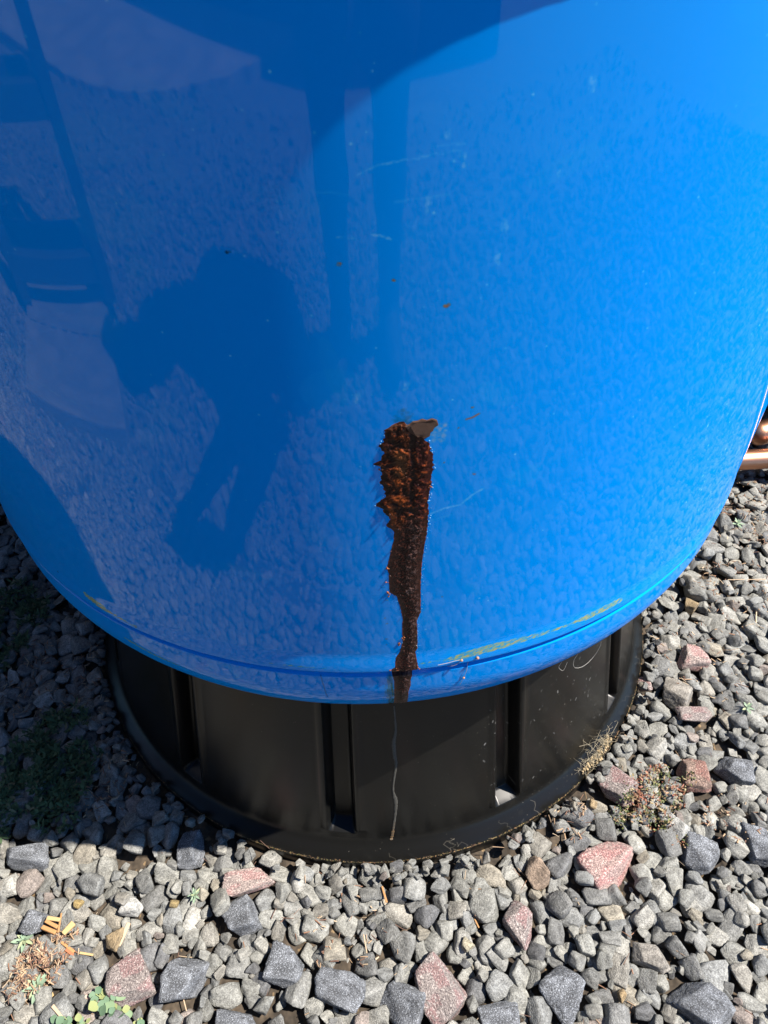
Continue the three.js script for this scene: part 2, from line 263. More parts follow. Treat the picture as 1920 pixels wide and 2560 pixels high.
// ------------------------------------------------------------------ the tank
const tank = thing('pressure_tank', 'blue steel pressure tank with a rust streak on a black plastic stand', 'tank');
const TS = 2048, Y0 = 0.14, Y1 = 0.94;   // paint texture: half the girth by 0.8 m
function tankPaint() {
  const c = document.createElement('canvas'); c.width = c.height = TS; const x = c.getContext('2d'); const f = mulberry(31);
  const U = s => (s / 1000 / RT / Math.PI + 0.5) * TS, V = y => (1 - (y / 1000 - Y0) / (Y1 - Y0)) * TS, mm = TS / (Math.PI * RT * 1000), mv = TS / ((Y1 - Y0) * 1000);
  x.fillStyle = BLUE; x.fillRect(0, 0, TS, TS);
  // chalky blotches of old wax and hard water
  for (let i = 0; i < 500; i++) { x.fillStyle = `rgba(${30 + f() * 50},${140 + f() * 50},${215 + f() * 30},${0.03 + f() * 0.05})`; x.beginPath(); x.ellipse(f() * TS, f() * TS, (2 + f() * 9) * mm, (3 + f() * 14) * mv, f() * 3, 0, 7); x.fill(); }
  // dried splash marks and dust specks
  const dot = (s, y, r, col, e = 1) => { x.fillStyle = col; x.beginPath(); x.ellipse(U(s), V(y), r * mm, r * mv * e, 0, 0, 7); x.fill(); };
  for (let i = 0; i < 900; i++) dot(rr(-400, 400, f), rr(250, 700, f), rr(0.15, 0.5, f), `rgba(190,215,240,${rr(0.15, 0.55, f)})`);
  for (let i = 0; i < 260; i++) { const s = rr(170, 330, f); dot(s, rr(300, 560, f), rr(0.25, 0.9, f) * 0.7, `rgba(205,230,250,${rr(0.2, 0.6, f)})`, rr(1, 2, f)); }
  for (const [s, y, r] of [[43.4, 521, 2], [44.4, 532, 2], [29.8, 552, 1.8], [20, 540, 2], [66, 570, 2.2], [25, 560, 1.5], [-4, 470, 2], [14, 475, 2.2], [60, 546, 1]]) { for (let k = 0; k < 14; k++) dot(s + rr(-0.5, 0.5, f) * r, y + rr(-1, 1, f) * r, r * rr(0.12, 0.34, f), `rgba(120,175,235,${rr(0.08, 0.34, f)})`, 1.6); }
  // wiped streaks
  x.lineCap = 'round';
  const stroke = (pts, w, col) => { x.strokeStyle = col; x.lineWidth = w * mm; x.beginPath(); pts.forEach(([s, y], i) => i ? x.lineTo(U(s), V(y)) : x.moveTo(U(s), V(y))); x.stroke(); };
  const scratch = (pts, w, a, n = 3) => { for (let k = 0; k < n; k++) for (let q = 0; q < pts.length - 1; q++) for (let e = 0; e < 5; e++) if (f() < 0.7) stroke([e, e + 1].map(e => { const t = e / 5; return [pts[q][0] + (pts[q + 1][0] - pts[q][0]) * t + rr(-0.35, 0.35, f), pts[q][1] + (pts[q + 1][1] - pts[q][1]) * t + rr(-0.4, 0.4, f)]; }), w * rr(0.25, 0.8, f), `rgba(130,185,240,${a * 0.45 * rr(0.3, 1, f)})`); };
  scratch([[-1, 549.5], [5, 552], [12, 553], [20, 553.8]], 0.7, 0.8); scratch([[17, 554], [29, 555]], 1.2, 0.5); scratch([[20, 556.5], [30, 557]], 0.8, 0.4); scratch([[-8, 531], [-2, 530.4]], 1, 0.5); scratch([[3, 531.6], [6, 531], [9, 529.8]], 0.8, 0.9, 4); scratch([[10, 541], [26, 543]], 1.3, 0.3); scratch([[-15, 545], [-4, 544]], 1, 0.25);
  scratch([[24, 407], [31, 410], [38, 411], [43, 416], [48, 419]], 1.6, 0.4, 6); scratch([[24, 403], [36, 406]], 1.6, 0.3); scratch([[-205, 372], [-190, 350], [-172, 343], [-158, 345]], 0.6, 0.7); scratch([[-160, 470], [-130, 455], [-112, 452]], 0.5, 0.5); scratch([[-20, 432], [-17, 440], [-15, 447]], 0.5, 0.5); scratch([[120, 470], [126, 480], [128, 496]], 0.5, 0.35);
  for (let i = 0; i < 70; i++) { const s = rr(-330, 330, f), y = rr(300, 660, f), a = rr(0, 6.28, f), l = rr(3, 22, f); scratch([[s, y], [s + l * Math.cos(a) * 0.6, y + l * Math.sin(a) * 0.4], [s + l * Math.cos(a), y + l * Math.sin(a)]], 0.35, 0.35, 1); }
  // orange rust specks
  for (const [s, y, r] of [[-8, 522.4, 1.3], [27.4, 505.7, 1.5], [9.5, 516.3, 0.9], [39.4, 462.4, 1], [34.6, 453.1, 0.8], [30, 436, 0.6], [43, 428, 1], [6, 350, 0.6], [5, 336, 0.7], [5.6, 331, 0.8], [5.4, 318, 0.8], [5.4, 313, 0.6], [4.4, 360, 0.5], [33, 349, 0.7]]) for (let k = 0; k < 5; k++) dot(s + rr(-r, r, f) * 0.6, y + rr(-r, r, f) * 0.5, r * rr(0.15, 0.5, f), `rgba(${140 + f() * 40},${72 + f() * 30},${45 + f() * 20},${rr(0.3, 0.8, f)})`);
  stroke([[37.5, 457], [40, 457.6], [42.3, 459]], 0.9, 'rgba(165,85,55,0.75)'); dot(-43, 525.7, 0.5, 'rgba(30,25,30,0.7)'); dot(-42, 525.9, 0.35, 'rgba(30,25,30,0.5)'); dot(300, 455, 0.6, 'rgba(10,20,40,0.8)'); dot(-204, 300, 0.6, 'rgba(10,20,40,0.8)');
  // yellow paint rubbed off along the seam: short diagonal strokes
  const ylw = (pts, dens, w) => { for (let i = 0; i < pts.length - 1; i++) { const [s0, y0, k0] = pts[i], [s1, y1, k1] = pts[i + 1], n = Math.ceil((s1 - s0) * dens); for (let q = 0; q < n; q++) { const t = f(), k = k0 + (k1 - k0) * t; if (f() > k || fbm(s0 + (s1 - s0) * t, y0, 3) * 1.6 < -0.3 + 0.35 * (1 - k)) continue; const s = s0 + (s1 - s0) * t, y = y0 + (y1 - y0) * t + rr(-1, 1, f) * w * k; stroke([[s, y], [s + rr(0.8, 2.4, f), y + rr(0.2, 0.9, f)]], rr(0.15, 0.42, f), `rgba(${175 + f() * 40},${150 + f() * 30},${60 + f() * 35},${rr(0.5, 0.95, f)})`); } } };
  ylw([[22, 293.5, 0.12], [36, 294, 0.22], [44, 294.5, 1], [56, 296.5, 1], [64, 297, 1], [80, 297, 0.75], [96, 296.5, 0.4], [110, 296, 0.25], [121, 296, 0.8], [136, 296, 0.9], [147, 296, 0.6]], 14, 3.0);
  ylw([[-181, 297, 0.7], [-172, 295, 1], [-164, 293.5, 0.8], [-160, 293, 0.25], [-142, 291, 0.3]], 16, 2.6); ylw([[-60, 292, 0.12], [-25, 292, 0.1]], 6, 1); ylw([[-160, 268, 0.5], [-140, 264, 0.7], [-118, 262, 0.4]], 6, 1.2);
  // green-black run below the seam, and faint staining round the rust
  for (let i = 0; i < 260; i++) { const y = rr(240, 284, f), s = 7.5 + (f() + f() + f() - 1.5) * 4 + (284 - y) * 0.04; stroke([[s, y], [s + rr(-0.4, 0.6, f), y - rr(2, 9, f)]], rr(0.3, 1.1, f), `rgba(${38 + f() * 25},${52 + f() * 20},${28 + f() * 12},${rr(0.06, 0.22, f)})`); }
  for (let i = 0; i < 90; i++) dot(13 + (f() + f() - 1) * 5, 459 + (f() + f() - 1) * 6, rr(0.3, 1.0, f), `rgba(25,80,95,${rr(0.05, 0.2, f)})`);
  for (let i = 0; i < 70; i++) dot(rr(24, 30, f), rr(447, 456, f), rr(0.3, 1, f), `rgba(150,165,200,${rr(0.1, 0.4, f)})`);
  stroke([[-31, 283], [-30, 272], [-29, 260]], 0.35, 'rgba(30,40,50,0.7)');
  const t = new THREE.CanvasTexture(c); t.colorSpace = THREE.SRGBColorSpace; t.anisotropy = 8; return t;
}
const BLUE = 'rgb(0,140,233)';
const peel = dataTex(1024, (u, v) => [0.5 + 0.55 * (tn(u, v, 9, 4) - 0.5) + 0.2 * (tn2(u, v, 23, 8) - 0.5) + 0.03 * (tn(u, v, 110, 50) - 0.5)]);
peel.repeat.set(Math.PI * RT / 0.14, (Y1 - Y0) / 0.14);
const paint = phys([1, 1, 1], { map: tankPaint(), roughness: 0.5, specularIntensity: 0, clearcoat: 0.45, clearcoatRoughness: 0.03, ior: 1.5, bumpMap: peel, bumpScale: 0.000018 });
function latheGeo(pts, seg) {
  const g = new THREE.LatheGeometry(pts.map(([r, y]) => new THREE.Vector2(r, y)), seg); return g;
}
const shellPts = []; for (let i = 0; i <= 60; i++) { const v = Math.cos(i / 60 * Math.PI / 2); shellPts.push([Math.max(0.0005, RT * Math.sqrt(1 - v * v)), DOME_Y - DOME_B * v]); }
for (let y = 0.2815; y < 0.306; y += 0.0005) shellPts.push([tankR(y), y]); for (let y = 0.32; y < 0.8; y += 0.04) shellPts.push([RT, y]);
for (let i = 0; i <= 40; i++) { const a = i / 40 * Math.PI / 2; shellPts.push([Math.max(0.0005, RT * Math.cos(a)), 0.8 + 0.125 * Math.sin(a)]); }
function tankUV(g) { const p = g.attributes.position, uv = g.attributes.uv; for (let i = 0; i < p.count; i++) { let a = Math.atan2(p.getX(i), p.getZ(i)); if (a > Math.PI / 2) a = Math.PI - a; if (a < -Math.PI / 2) a = -Math.PI - a; uv.setXY(i, a / Math.PI + 0.5, (p.getY(i) - Y0) / (Y1 - Y0)); } return g; }
const shell = mesh('tank_shell', tankUV(latheGeo(shellPts, 256)), paint, tank);
mesh('air_valve', latheGeo([[0.0005, 0.95], [0.012, 0.95], [0.013, 0.945], [0.013, 0.92], [0.03, 0.918]], 24), std([0.5, 0.4, 0.2], { metalness: 1, roughness: 0.35 }), shell);

{ // raised band round the tank above the frame: it throws the curved shadow across the top
  mesh('clamp_band', latheGeo([[RT - 0.002, 0.6085], [0.2912, 0.6087], [0.2918, 0.6092], [0.2921, 0.6102], [0.2921, 0.634], [0.2912, 0.6362], [RT - 0.002, 0.637]], 192), phys([0.0, 0.18, 0.6], { roughness: 0.45, clearcoat: 1, clearcoatRoughness: 0.05 }), tank);
}
// black stand: wall with sunk channels, a floor lip and a flange
const CH = []; for (let i = 0; i < 12; i++) CH.push((-7 + i * 30) * Math.PI / 180);
function standGeo() {
  const angs = []; const half = 0.0105 / 0.25; const extra = [];
  for (const c of CH) for (const s of [-1, 1]) for (const d of [-0.0065, -0.004, -0.0024, -0.0012, 0, 0.0012, 0.003, 0.005, 0.008]) extra.push(c + s * (half + d / 0.25));
  for (let i = 0; i < 300; i++) angs.push(i / 300 * 2 * Math.PI - Math.PI); angs.push(...extra.map(a => a > Math.PI ? a - 2 * Math.PI : a < -Math.PI ? a + 2 * Math.PI : a)); angs.sort((a, b) => a - b); angs.push(angs[0] + 2 * Math.PI);
  const rows = []; // [radius, y, channel weight]
  rows.push([0.245, -0.03, 0], [0.2868, -0.03, 0], [0.2874, -0.0285, 0], [0.2876, -0.008, 0], [0.2874, -0.0035, 0], [0.2866, -0.0012, 0], [0.2850, 0.0008, 0], [0.2826, 0.0032, 0], [0.2798, 0.0056, 0], [0.2771, 0.0078, 0], [0.2749, 0.0100, 0], [0.2733, 0.0120, 0], [wallR(0.0150), 0.0150, 0.0], [wallR(0.0192), 0.0192, 0], [wallR(0.02), 0.02, 0.06], [wallR(0.0215), 0.0215, 0.4], [wallR(0.0232), 0.0232, 0.82], [wallR(0.0241), 0.0241, 0.95], [wallR(0.0252), 0.0252, 1]);
  for (let y = 0.034; y < 0.205; y += 0.008) rows.push([wallR(y), y, 1]);
  const na = angs.length, P = [], U = [], I = [];
  for (const [r, y, w] of rows) for (const a of angs) {
    let d = 9; for (const c of CH) { let q = Math.abs(a - c); if (q > Math.PI) q = Math.abs(q - 2 * Math.PI); d = Math.min(d, q); } const e = (half - d) * 0.25;   // metres inside the channel edge
    const deep = smooth(-0.0002, 0.0032, e) * 0.0125, ridge = 0.0013 * smooth(-0.0065, -0.003, e) * (1 - smooth(-0.001, 0.0005, e)); const R = r - w * deep + ridge * smooth(0.9, 1, w);
    P.push(Math.sin(a) * R, y, Math.cos(a) * R); let b = a; if (b > Math.PI / 2) b = Math.PI - b; if (b < -Math.PI / 2) b = -Math.PI - b; U.push(b / Math.PI + 0.5, (y + 0.03 + (0.288 - r) * 1) / 0.26);
  }
  for (let j = 0; j < rows.length - 1; j++) for (let i = 0; i < na - 1; i++) { const k = j * na + i; I.push(k, k + 1, k + na, k + 1, k + na + 1, k + na); }
  const g = new THREE.BufferGeometry(); g.setAttribute('position', new THREE.Float32BufferAttribute(P, 3)); g.setAttribute('uv', new THREE.Float32BufferAttribute(U, 2)); g.setIndex(I); g.computeVertexNormals(); return g;
}
function standPaint() {
  const W = 2048, H = 512, c = document.createElement('canvas'); c.width = W; c.height = H; const x = c.getContext('2d'), f = mulberry(88); x.fillStyle = 'rgb(20,20,19)'; x.fillRect(0, 0, W, H);
  const U = d => (d / 180 + 0.5) * W, V = (y, r = wallR(y)) => (1 - (y + 0.03 + 0.288 - r) / 0.26) * H;
  for (let i = 0; i < 1300; i++) { const a = rr(-90, 90, f), w = smooth(5, 60, a); if (f() > 0.25 + 0.75 * w) continue; x.fillStyle = `rgba(150,140,120,${rr(0.01, 0.05, f)})`; x.beginPath(); x.ellipse(U(a), f() * H, rr(1, 7, f), rr(1, 9, f), f() * 3, 0, 7); x.fill(); }
  for (let i = 0; i < 2000; i++) { const a = rr(-90, 90, f); if (f() > 0.4 + 0.6 * smooth(-10, 40, a)) continue; x.fillStyle = `rgba(190,180,160,${rr(0.15, 0.6, f)})`; x.beginPath(); x.arc(U(a), f() * H, rr(0.25, 0.9, f), 0, 7); x.fill(); }
  for (let i = 0; i < 110; i++) { const a = rr(18, 62, f), v = rr(0.15, 0.7, f) * H; x.fillStyle = `rgba(190,190,185,${rr(0.15, 0.5, f)})`; x.beginPath(); x.ellipse(U(a), v, rr(0.8, 2.2, f), rr(1, 5, f), rr(-0.5, 0.8, f), 0, 7); x.fill(); }
  // hairline crazing low on the flange
  x.strokeStyle = 'rgba(170,160,140,0.55)'; for (let i = 0; i < 34; i++) { let a = U(rr(0, 70, f)), v = H - rr(4, 70, f); x.lineWidth = rr(0.4, 1, f); x.beginPath(); x.moveTo(a, v); for (let k = 0; k < 7; k++) { a += rr(-9, 9, f); v += rr(-10, 6, f); x.lineTo(a, v); } x.stroke(); }
  // earth caught along the lip
  for (let i = 0; i < 2600; i++) { const a = rr(-60, 80, f); x.fillStyle = `rgba(${150 + f() * 50},${125 + f() * 40},${85 + f() * 30},${rr(0.2, 0.7, f)})`; x.beginPath(); x.arc(U(a), H * (1 - 0.118) + rr(-2.2, 2.2, f) ** 3 * 0.35, rr(0.4, 1.2, f), 0, 7); x.fill(); }
  const t = new THREE.CanvasTexture(c); t.colorSpace = THREE.SRGBColorSpace; t.anisotropy = 8; return t;
}
const stand = mesh('stand', standGeo(), phys([1, 1, 1], { map: standPaint(), roughness: 0.3, ior: 1.45, specularIntensity: 0.55, bumpMap: grainBump, bumpScale: 0.00003 }), tank);

// rust: raised crust grown from the paint, metres along the girth and in height
{
  const Lp = [[11.5, 459], [6.2, 455], [5.2, 448.7], [3.1, 446.8], [5.2, 444.4], [4.2, 439.6], [0.8, 437.8], [4.2, 435.9], [4, 427.1], [6.2, 420], [1.6, 415.7], [3.5, 412.9], [7.7, 406.1], [5.7, 401.9], [9.3, 398.7], [9.3, 393.2], [7.9, 385.7], [7.2, 381], [5.9, 374.2], [6.9, 369.7], [6.8, 362.9], [7.2, 355.9], [10.5, 352.7], [12.4, 343.4], [13.6, 334.4], [13.4, 325.3], [13.7, 314.4], [12.1, 304.8], [10.1, 300.7], [9.7, 292.6], [7.6, 290.6], [8.2, 284], [9.3, 276.7], [9.4, 266.8], [9.6, 236]];
  const Rp = [[13, 459], [18, 453], [21.5, 450.1], [24.4, 444.3], [25.5, 437.8], [25.7, 434.4], [24.9, 430.3], [25.3, 426], [24.5, 420.9], [24.1, 415.5], [24.6, 408.6], [24.4, 406.2], [24.3, 396.6], [23.5, 389.1], [22.7, 378.8], [22.4, 369.6], [22.4, 356.5], [22.8, 338.2], [21, 332.1], [21.5, 320.1], [21.9, 307.6], [20.8, 304.2], [21.8, 296], [22.7, 289.9], [19.8, 285.9], [18.7, 276.7], [18.8, 271.9], [17.6, 265.2], [17.8, 236]];
  const at = (P, y) => { for (let i = 0; i < P.length - 1; i++) if (y <= P[i][1] && y >= P[i + 1][1]) { const t = (P[i][1] - y) / (P[i][1] - P[i + 1][1]); return P[i][0] + (P[i + 1][0] - P[i][0]) * t; } return P.at(y > 300 ? 0 : -1)[0]; };
  const P = [], C = [], I = [], n = 72; let rows = 0;
  for (let y = 458.6; y > 237; y -= 0.4) {
    const up = smooth(392, 412, y), l = at(Lp, y) + (1.1 * up + 0.35) * fbm(y * 0.45, 3) * 1.6 + 0.5 * up * nz(y * 1.3, 7), r = at(Rp, y) + (1.0 * up + 0.3) * fbm(y * 0.5, 9) * 1.6;
    for (let i = 0; i <= n; i++) {
      const t = i / n, s = l + (r - l) * t, edge = Math.min(t, 1 - t) * Math.max(4, r - l), body = smooth(0.3, 4.2, edge);
      const wx = s + 1.6 * nz(s * 0.23, y * 0.19, 40), wy = y + 1.6 * nz(s * 0.21, y * 0.17, 60), p1 = wx * 0.83 + wy * 0.56, p2 = wy * 0.83 - wx * 0.56; const a = fbm(p1 * 0.17, p2 * 0.13, 1), b = fbm(p1 * 0.41, p2 * 0.33, 5, 4), d = fbm(p1 * 1.03, p2 * 0.89, 8, 3);
      let h = 0.06 + body * (up * (0.40 + 1.2 * a + 0.8 * b + 0.7 * d) + (1 - up) * (0.16 + 0.5 * b + 0.55 * d) + 0.35 * nz(p1 * 2.3, p2 * 2.1, 11)); if (edge < 0.01) h = -0.15;
      const groove = up * smooth(1.6, 0, Math.abs(s - 17.2 - 1.2 * nz(y * 0.1, 4))); h -= groove * 0.5;
      const p = onTank(s / 1000, y / 1000, Math.max(h, edge < 0.01 ? -0.15 : 0.05) / 1000); P.push(p.x, p.y, p.z);
      // colour: black-brown scale, orange fresh rust, grey-brown washed streaks
      let c = [0.012, 0.004, 0.003]; const mixc = (q, k) => { c = c.map((v, j) => v + (q[j] - v) * clamp(k)); }, g1 = nz(p1 * 1.7, p2 * 1.5, 21), low = 1 - up, mid = 0.5 * (at(Lp, y) + at(Rp, y)) - 1 + 2 * nz(y * 0.05, 30);
      mixc([0.060, 0.020, 0.012], smooth(-0.2, 0.25, b + 0.3 * d)); 
      mixc([0.24, 0.075, 0.016], up * smooth(7.5, 10.5, s) * smooth(16.4, 13.6, s) * smooth(-0.2, 0.2, a + 0.5 * b) * 0.9); mixc([0.17, 0.10, 0.04], up * smooth(447, 441, y) * smooth(427, 433, y) * smooth(8.5, 11, s) * smooth(15.8, 13.6, s) * smooth(-0.1, 0.2, d + 0.3) * 0.6);
      mixc([0.014, 0.004, 0.004], up * smooth(15.4, 16.6, s) * smooth(19, 17.6, s) * 0.95); mixc([0.045, 0.011, 0.008], up * smooth(17.6, 19, s) * 0.75);
      mixc([0.32, 0.09, 0.018], smooth(0.16, 0.32, b + 0.5 * d) * (0.12 + 0.5 * up)); mixc([0.34, 0.11, 0.025], up * smooth(1.5, 0.4, Math.abs(s - 9.5 - (y - 402) * -0.14)) * smooth(397, 402, y) * smooth(421, 415, y) * 0.7);
      mixc([0.055, 0.030, 0.025], low * 0.65); mixc([0.012, 0.003, 0.003], low * smooth(3.0, 0.8, Math.abs(s - mid + 0.8 * nz(y * 0.2, 9))) * 0.95); mixc([0.19, 0.165, 0.16], low * smooth(0.02, 0.26, b + 0.7 * d + 0.15 * g1) * smooth(0.6, 2.2, s - mid) * smooth(7.5, 5, s - mid) * 0.75); mixc([0.11, 0.035, 0.02], low * smooth(0.08, 0.3, d) * 0.6);
      mixc([0.30, 0.10, 0.03], (1 - smooth(0.2, 0.9, edge)) * smooth(-0.05, 0.25, fbm(y * 0.3, t < 0.5 ? 1 : 20)) * 0.8); mixc([0.008, 0.003, 0.002], smooth(0.05, 0.4, -g1) * 0.5); mixc([0.26, 0.19, 0.12], up * smooth(452, 456, y) * 0.6 * smooth(0, 0.2, b));
      c = [c[0] * 0.86, c[1] * 0.62, c[2] * 0.55]; C.push(...c);
    } rows++;
  }
  for (let j = 0; j < rows - 1; j++) for (let i = 0; i < n; i++) { const k = j * (n + 1) + i; I.push(k, k + n + 1, k + 1, k + 1, k + n + 1, k + n + 2); }
  const g = new THREE.BufferGeometry(); g.setAttribute('position', new THREE.Float32BufferAttribute(P, 3)); g.setAttribute('color', new THREE.Float32BufferAttribute(C, 3)); g.setIndex(I); g.computeVertexNormals();
  const rustMat = phys([1, 1, 1], { vertexColors: true, roughness: 0.5, specularIntensity: 0.45 }); const rust = mesh('rust_streak', g, rustMat, shell); rust.userData.label = 'dark brown rust streak running down the blue paint';
  // lifted flake at the upper right, small blisters down the left edge, flakes of paint round the rim
  const fl = new THREE.Shape([[14.2, 456.6], [15.6, 457.1], [16.8, 458.4], [18.6, 458.3], [20.3, 459], [22.1, 458.4], [24, 459.1], [25.6, 458.2], [26.1, 456.4], [24.7, 455.1], [24.1, 453.7], [23.3, 453.2], [23, 451.3], [21.2, 450.4], [20.1, 451.6], [18.7, 451.2], [17.6, 452.6], [16.1, 453.2]].map(([s, y]) => new THREE.Vector2(s, y)));
  let fg2 = new THREE.ExtrudeGeometry(fl, { depth: 0.5, bevelSize: 0.4, bevelThickness: 0.4, bevelSegments: 2, curveSegments: 4 }); const fp = fg2.attributes.position; for (let i = 0; i < fp.count; i++) { const s = fp.getX(i), y = fp.getY(i), q = onTank(s / 1000, y / 1000, (0.3 + 0.7 * fp.getZ(i) + 0.7 * fbm(s * 0.53, y * 0.47)) / 1000); fp.setXYZ(i, q.x, q.y, q.z); } fg2.computeVertexNormals();
  mesh('rust_flake', fg2, std([0.10, 0.042, 0.02], { roughness: 0.8, bumpMap: grainBump, bumpScale: 0.0004 }), rust);
  const f = mulberry(61), bl = [], pf = [], ball = new THREE.IcosahedronGeometry(1, 2), wd = [];
  const put = (arr, s, y, r, d, sq = 1) => { const q = onTank(s / 1000, y / 1000, d / 1000); const k = ball.clone(); k.scale(r / 1000, r / 1000 * sq, r / 1000); k.translate(q.x, q.y, q.z); arr.push(k); };
  for (const [s, y, k] of [[6.3, 373, 5], [6.2, 362, 2], [6.9, 355, 7], [7.6, 289, 3], [11, 290.4, 8], [22.3, 290.5, 4], [12, 312, 6], [14, 318, 4], [4.2, 436, 4], [24.6, 425, 3], [19.2, 447, 5]]) for (let i = 0; i < k; i++) put(bl, s + rr(-0.8, 0.8, f), y + rr(-2, 2, f), rr(0.22, 0.5, f), rr(-0.15, 0.12, f), rr(0.7, 1.6, f));
  mesh('rust_blister', mergeGeometries(bl), std([0.24, 0.07, 0.016], { roughness: 0.55 }), rust).userData.kind = 'stuff';
  for (let i = 0; i < 120; i++) { const y = rr(282, 455, f), side = f() < 0.72; if (y < 405 && !side && f() < 0.75) continue; const s = side ? at(Rp, y) + rr(-0.3, 1.0, f) : at(Lp, y) - rr(-0.3, 0.9, f); put(pf, s, y, rr(0.08, y > 400 ? 0.32 : 0.18, f), 0.02, rr(0.5, 1.4, f)); }
  mesh('paint_flake', mergeGeometries(pf), std([0.12, 0.33, 0.52], { roughness: 0.7 }), rust).userData.kind = 'stuff';
  for (let i = 0; i < 34; i++) { const y = rr(300, 452, f), t = f(), l = at(Lp, y), r = at(Rp, y); put(wd, l + (r - l) * t, y, rr(0.2, 0.4, f), rr(0.2, y > 400 ? 1.2 : 0.4, f)); }
  mesh('wet_bead', mergeGeometries(wd), phys([0.05, 0.02, 0.012], { roughness: 0.05, clearcoat: 1 }), rust).userData.kind = 'stuff';
}
// dried run down the black stand
{
  const path = [[2.6, 0.172, 0.5], [2.8, 0.148, 0.8], [2.4, 0.13, 1.5], [2.5, 0.118, 1.4], [2.7, 0.108, 1.0], [2.1, 0.08, 0.8], [2.5, 0.062, 1.6], [2.4, 0.049, 1.1], [2.0, 0.03, 1.0], [1.7, 0.017, 1.3], [1.5, 0.012, 1.2]];
  const curve = new THREE.CatmullRomCurve3(path.map(p => new THREE.Vector3(...p))), P = [], I = [], C = []; const n = 150; const f = mulberry(5);
  for (let i = 0; i <= n; i++) { const q = curve.getPoint(i / n), a = q.x * Math.PI / 180, w = q.z * 1.05 * (0.9 + 0.5 * nz(i * 0.3, 2)) / 1000, r = wallR(q.y) + (q.y < 0.013 ? 0.001 : 0.0003); for (const [k, e] of [[-1, 0], [-0.5, 0.0003], [0.5, 0.0003], [1, 0]]) { const b = a + k * w / r; P.push(Math.sin(b) * (r + e), q.y, Math.cos(b) * (r + e)); const o = smooth(0.04, 0.012, q.y) * smooth(-0.2, 0.4, nz(i * 0.5, 8) + 0.1), j = 0.8 + 0.4 * f(); C.push((0.065 + 0.17 * o) * j, (0.062 + 0.06 * o) * j, (0.052 - 0.02 * o) * j); } }
  for (let i = 0; i < n; i++) for (let k = 0; k < 3; k++) { const v = i * 4 + k; I.push(v, v + 4, v + 1, v + 1, v + 4, v + 5); }
  const g = new THREE.BufferGeometry(); g.setAttribute('position', new THREE.Float32BufferAttribute(P, 3)); g.setAttribute('color', new THREE.Float32BufferAttribute(C, 3)); g.setIndex(I); g.computeVertexNormals(); mesh('drip_stain', g, std([1, 1, 1], { vertexColors: true, roughness: 0.8, side: THREE.DoubleSide }), stand);
}

// ------------------------------------------------------------------ copper pipe
{
  const cu = std([0.46, 0.24, 0.15], { metalness: 1, roughness: 0.42, bumpMap: grainBump, bumpScale: 0.0001 }); const t = thing('copper_pipe', 'copper pipe with an elbow lying on the gravel behind the tank', 'pipe', null, 0.478, 0.030, -0.170);
  const tube = (pts, r, name) => mesh(name, new THREE.TubeGeometry(new THREE.CatmullRomCurve3(pts.map(p => new THREE.Vector3(...p))), 24, r, 20), cu, t);
  tube([[-0.06, 0, 0.012], [0.1, 0, 0.006], [0.45, 0, -0.01]], 0.0125, 'pipe'); 
  tube([[0.02, 0.004, -0.035], [0.03, 0.006, -0.037], [0.05, 0.008, -0.045], [0.06, 0.008, -0.06], [0.062, 0.006, -0.1], [0.062, 0, -0.35]], 0.0155, 'elbow');
  const cap = new THREE.SphereGeometry(0.0155, 20, 12); cap.translate(0.02, 0.004, -0.035); mesh('pipe_cap', cap, cu, t);
}

// ------------------------------------------------------------------ plants and litter
function leafGeo(len, wid, curl = 0.2, fold = 0.15, round = 1) {   // a leaf along +z
  const n = 8, P = [], I = []; for (let i = 0; i <= n; i++) { const t = i / n, w = wid * Math.pow(Math.sin(Math.PI * Math.pow(t, round)), 0.8) / 2 + 1e-5, y = curl * len * t * t; for (const k of [-1, 0, 1]) P.push(k * w, y + (k ? fold * w : 0), t * len); }
  for (let i = 0; i < n; i++) for (let k = 0; k < 2; k++) { const v = i * 3 + k; I.push(v, v + 3, v + 1, v + 1, v + 3, v + 4); } const g = new THREE.BufferGeometry(); g.setAttribute('position', new THREE.Float32BufferAttribute(P, 3)); g.setIndex(I); g.computeVertexNormals(); return g;
}
const leafMat = (c, o = {}) => phys(c, { side: THREE.DoubleSide, roughness: 0.7, ...o });
const silver = leafMat([0.20, 0.28, 0.19]), silverY = leafMat([0.28, 0.32, 0.18]), cloverM = [leafMat([0.10, 0.17, 0.10]), leafMat([0.14, 0.21, 0.11]), leafMat([0.24, 0.27, 0.11])];
function rosette(x, z, size, n, label, seed) {
  const f = mulberry(seed), t = thing('silvery_rosette', label, 'weed', 'small silvery weeds in the gravel', x, topAt(x, z) + 0.001, z), g = [leafGeo(1, 0.34, 0.1, 0.35, 0.8), leafGeo(1, 0.30, -0.1, 0.4, 0.85)];
  for (let i = 0; i < n; i++) { const k = i / n, m = mesh('leaf', g[i % 2], f() < 0.2 ? silverY : silver, t); m.rotation.order = 'YXZ'; m.rotation.y = i * 2.399 + f() * 0.3; m.rotation.x = -(0.1 + 1.1 * k * k); m.scale.setScalar(size * (1 - 0.55 * k) * rr(0.85, 1.1, f)); m.position.y = 0.001 + 0.003 * k; m.name = 'leaf'; }
}
rosette(-0.261, 0.364, 0.0125, 15, 'largest silvery green rosette weed at the lower left, with pointed leaves', 1);
rosette(-0.279, 0.333, 0.0105, 14, 'silvery rosette weed beside the salt and pepper stone at the left edge', 2);
rosette(-0.152, 0.306, 0.007, 13, 'smallest pale rosette weed sprouting left of the flat pink stone', 3);
rosette(0.350, 0.162, 0.008, 10, 'tiny green seedling in the gravel near the right edge', 4);
rosette(0.437, -0.085, 0.010, 10, 'small green seedling beside the upper right side of the tank', 5);
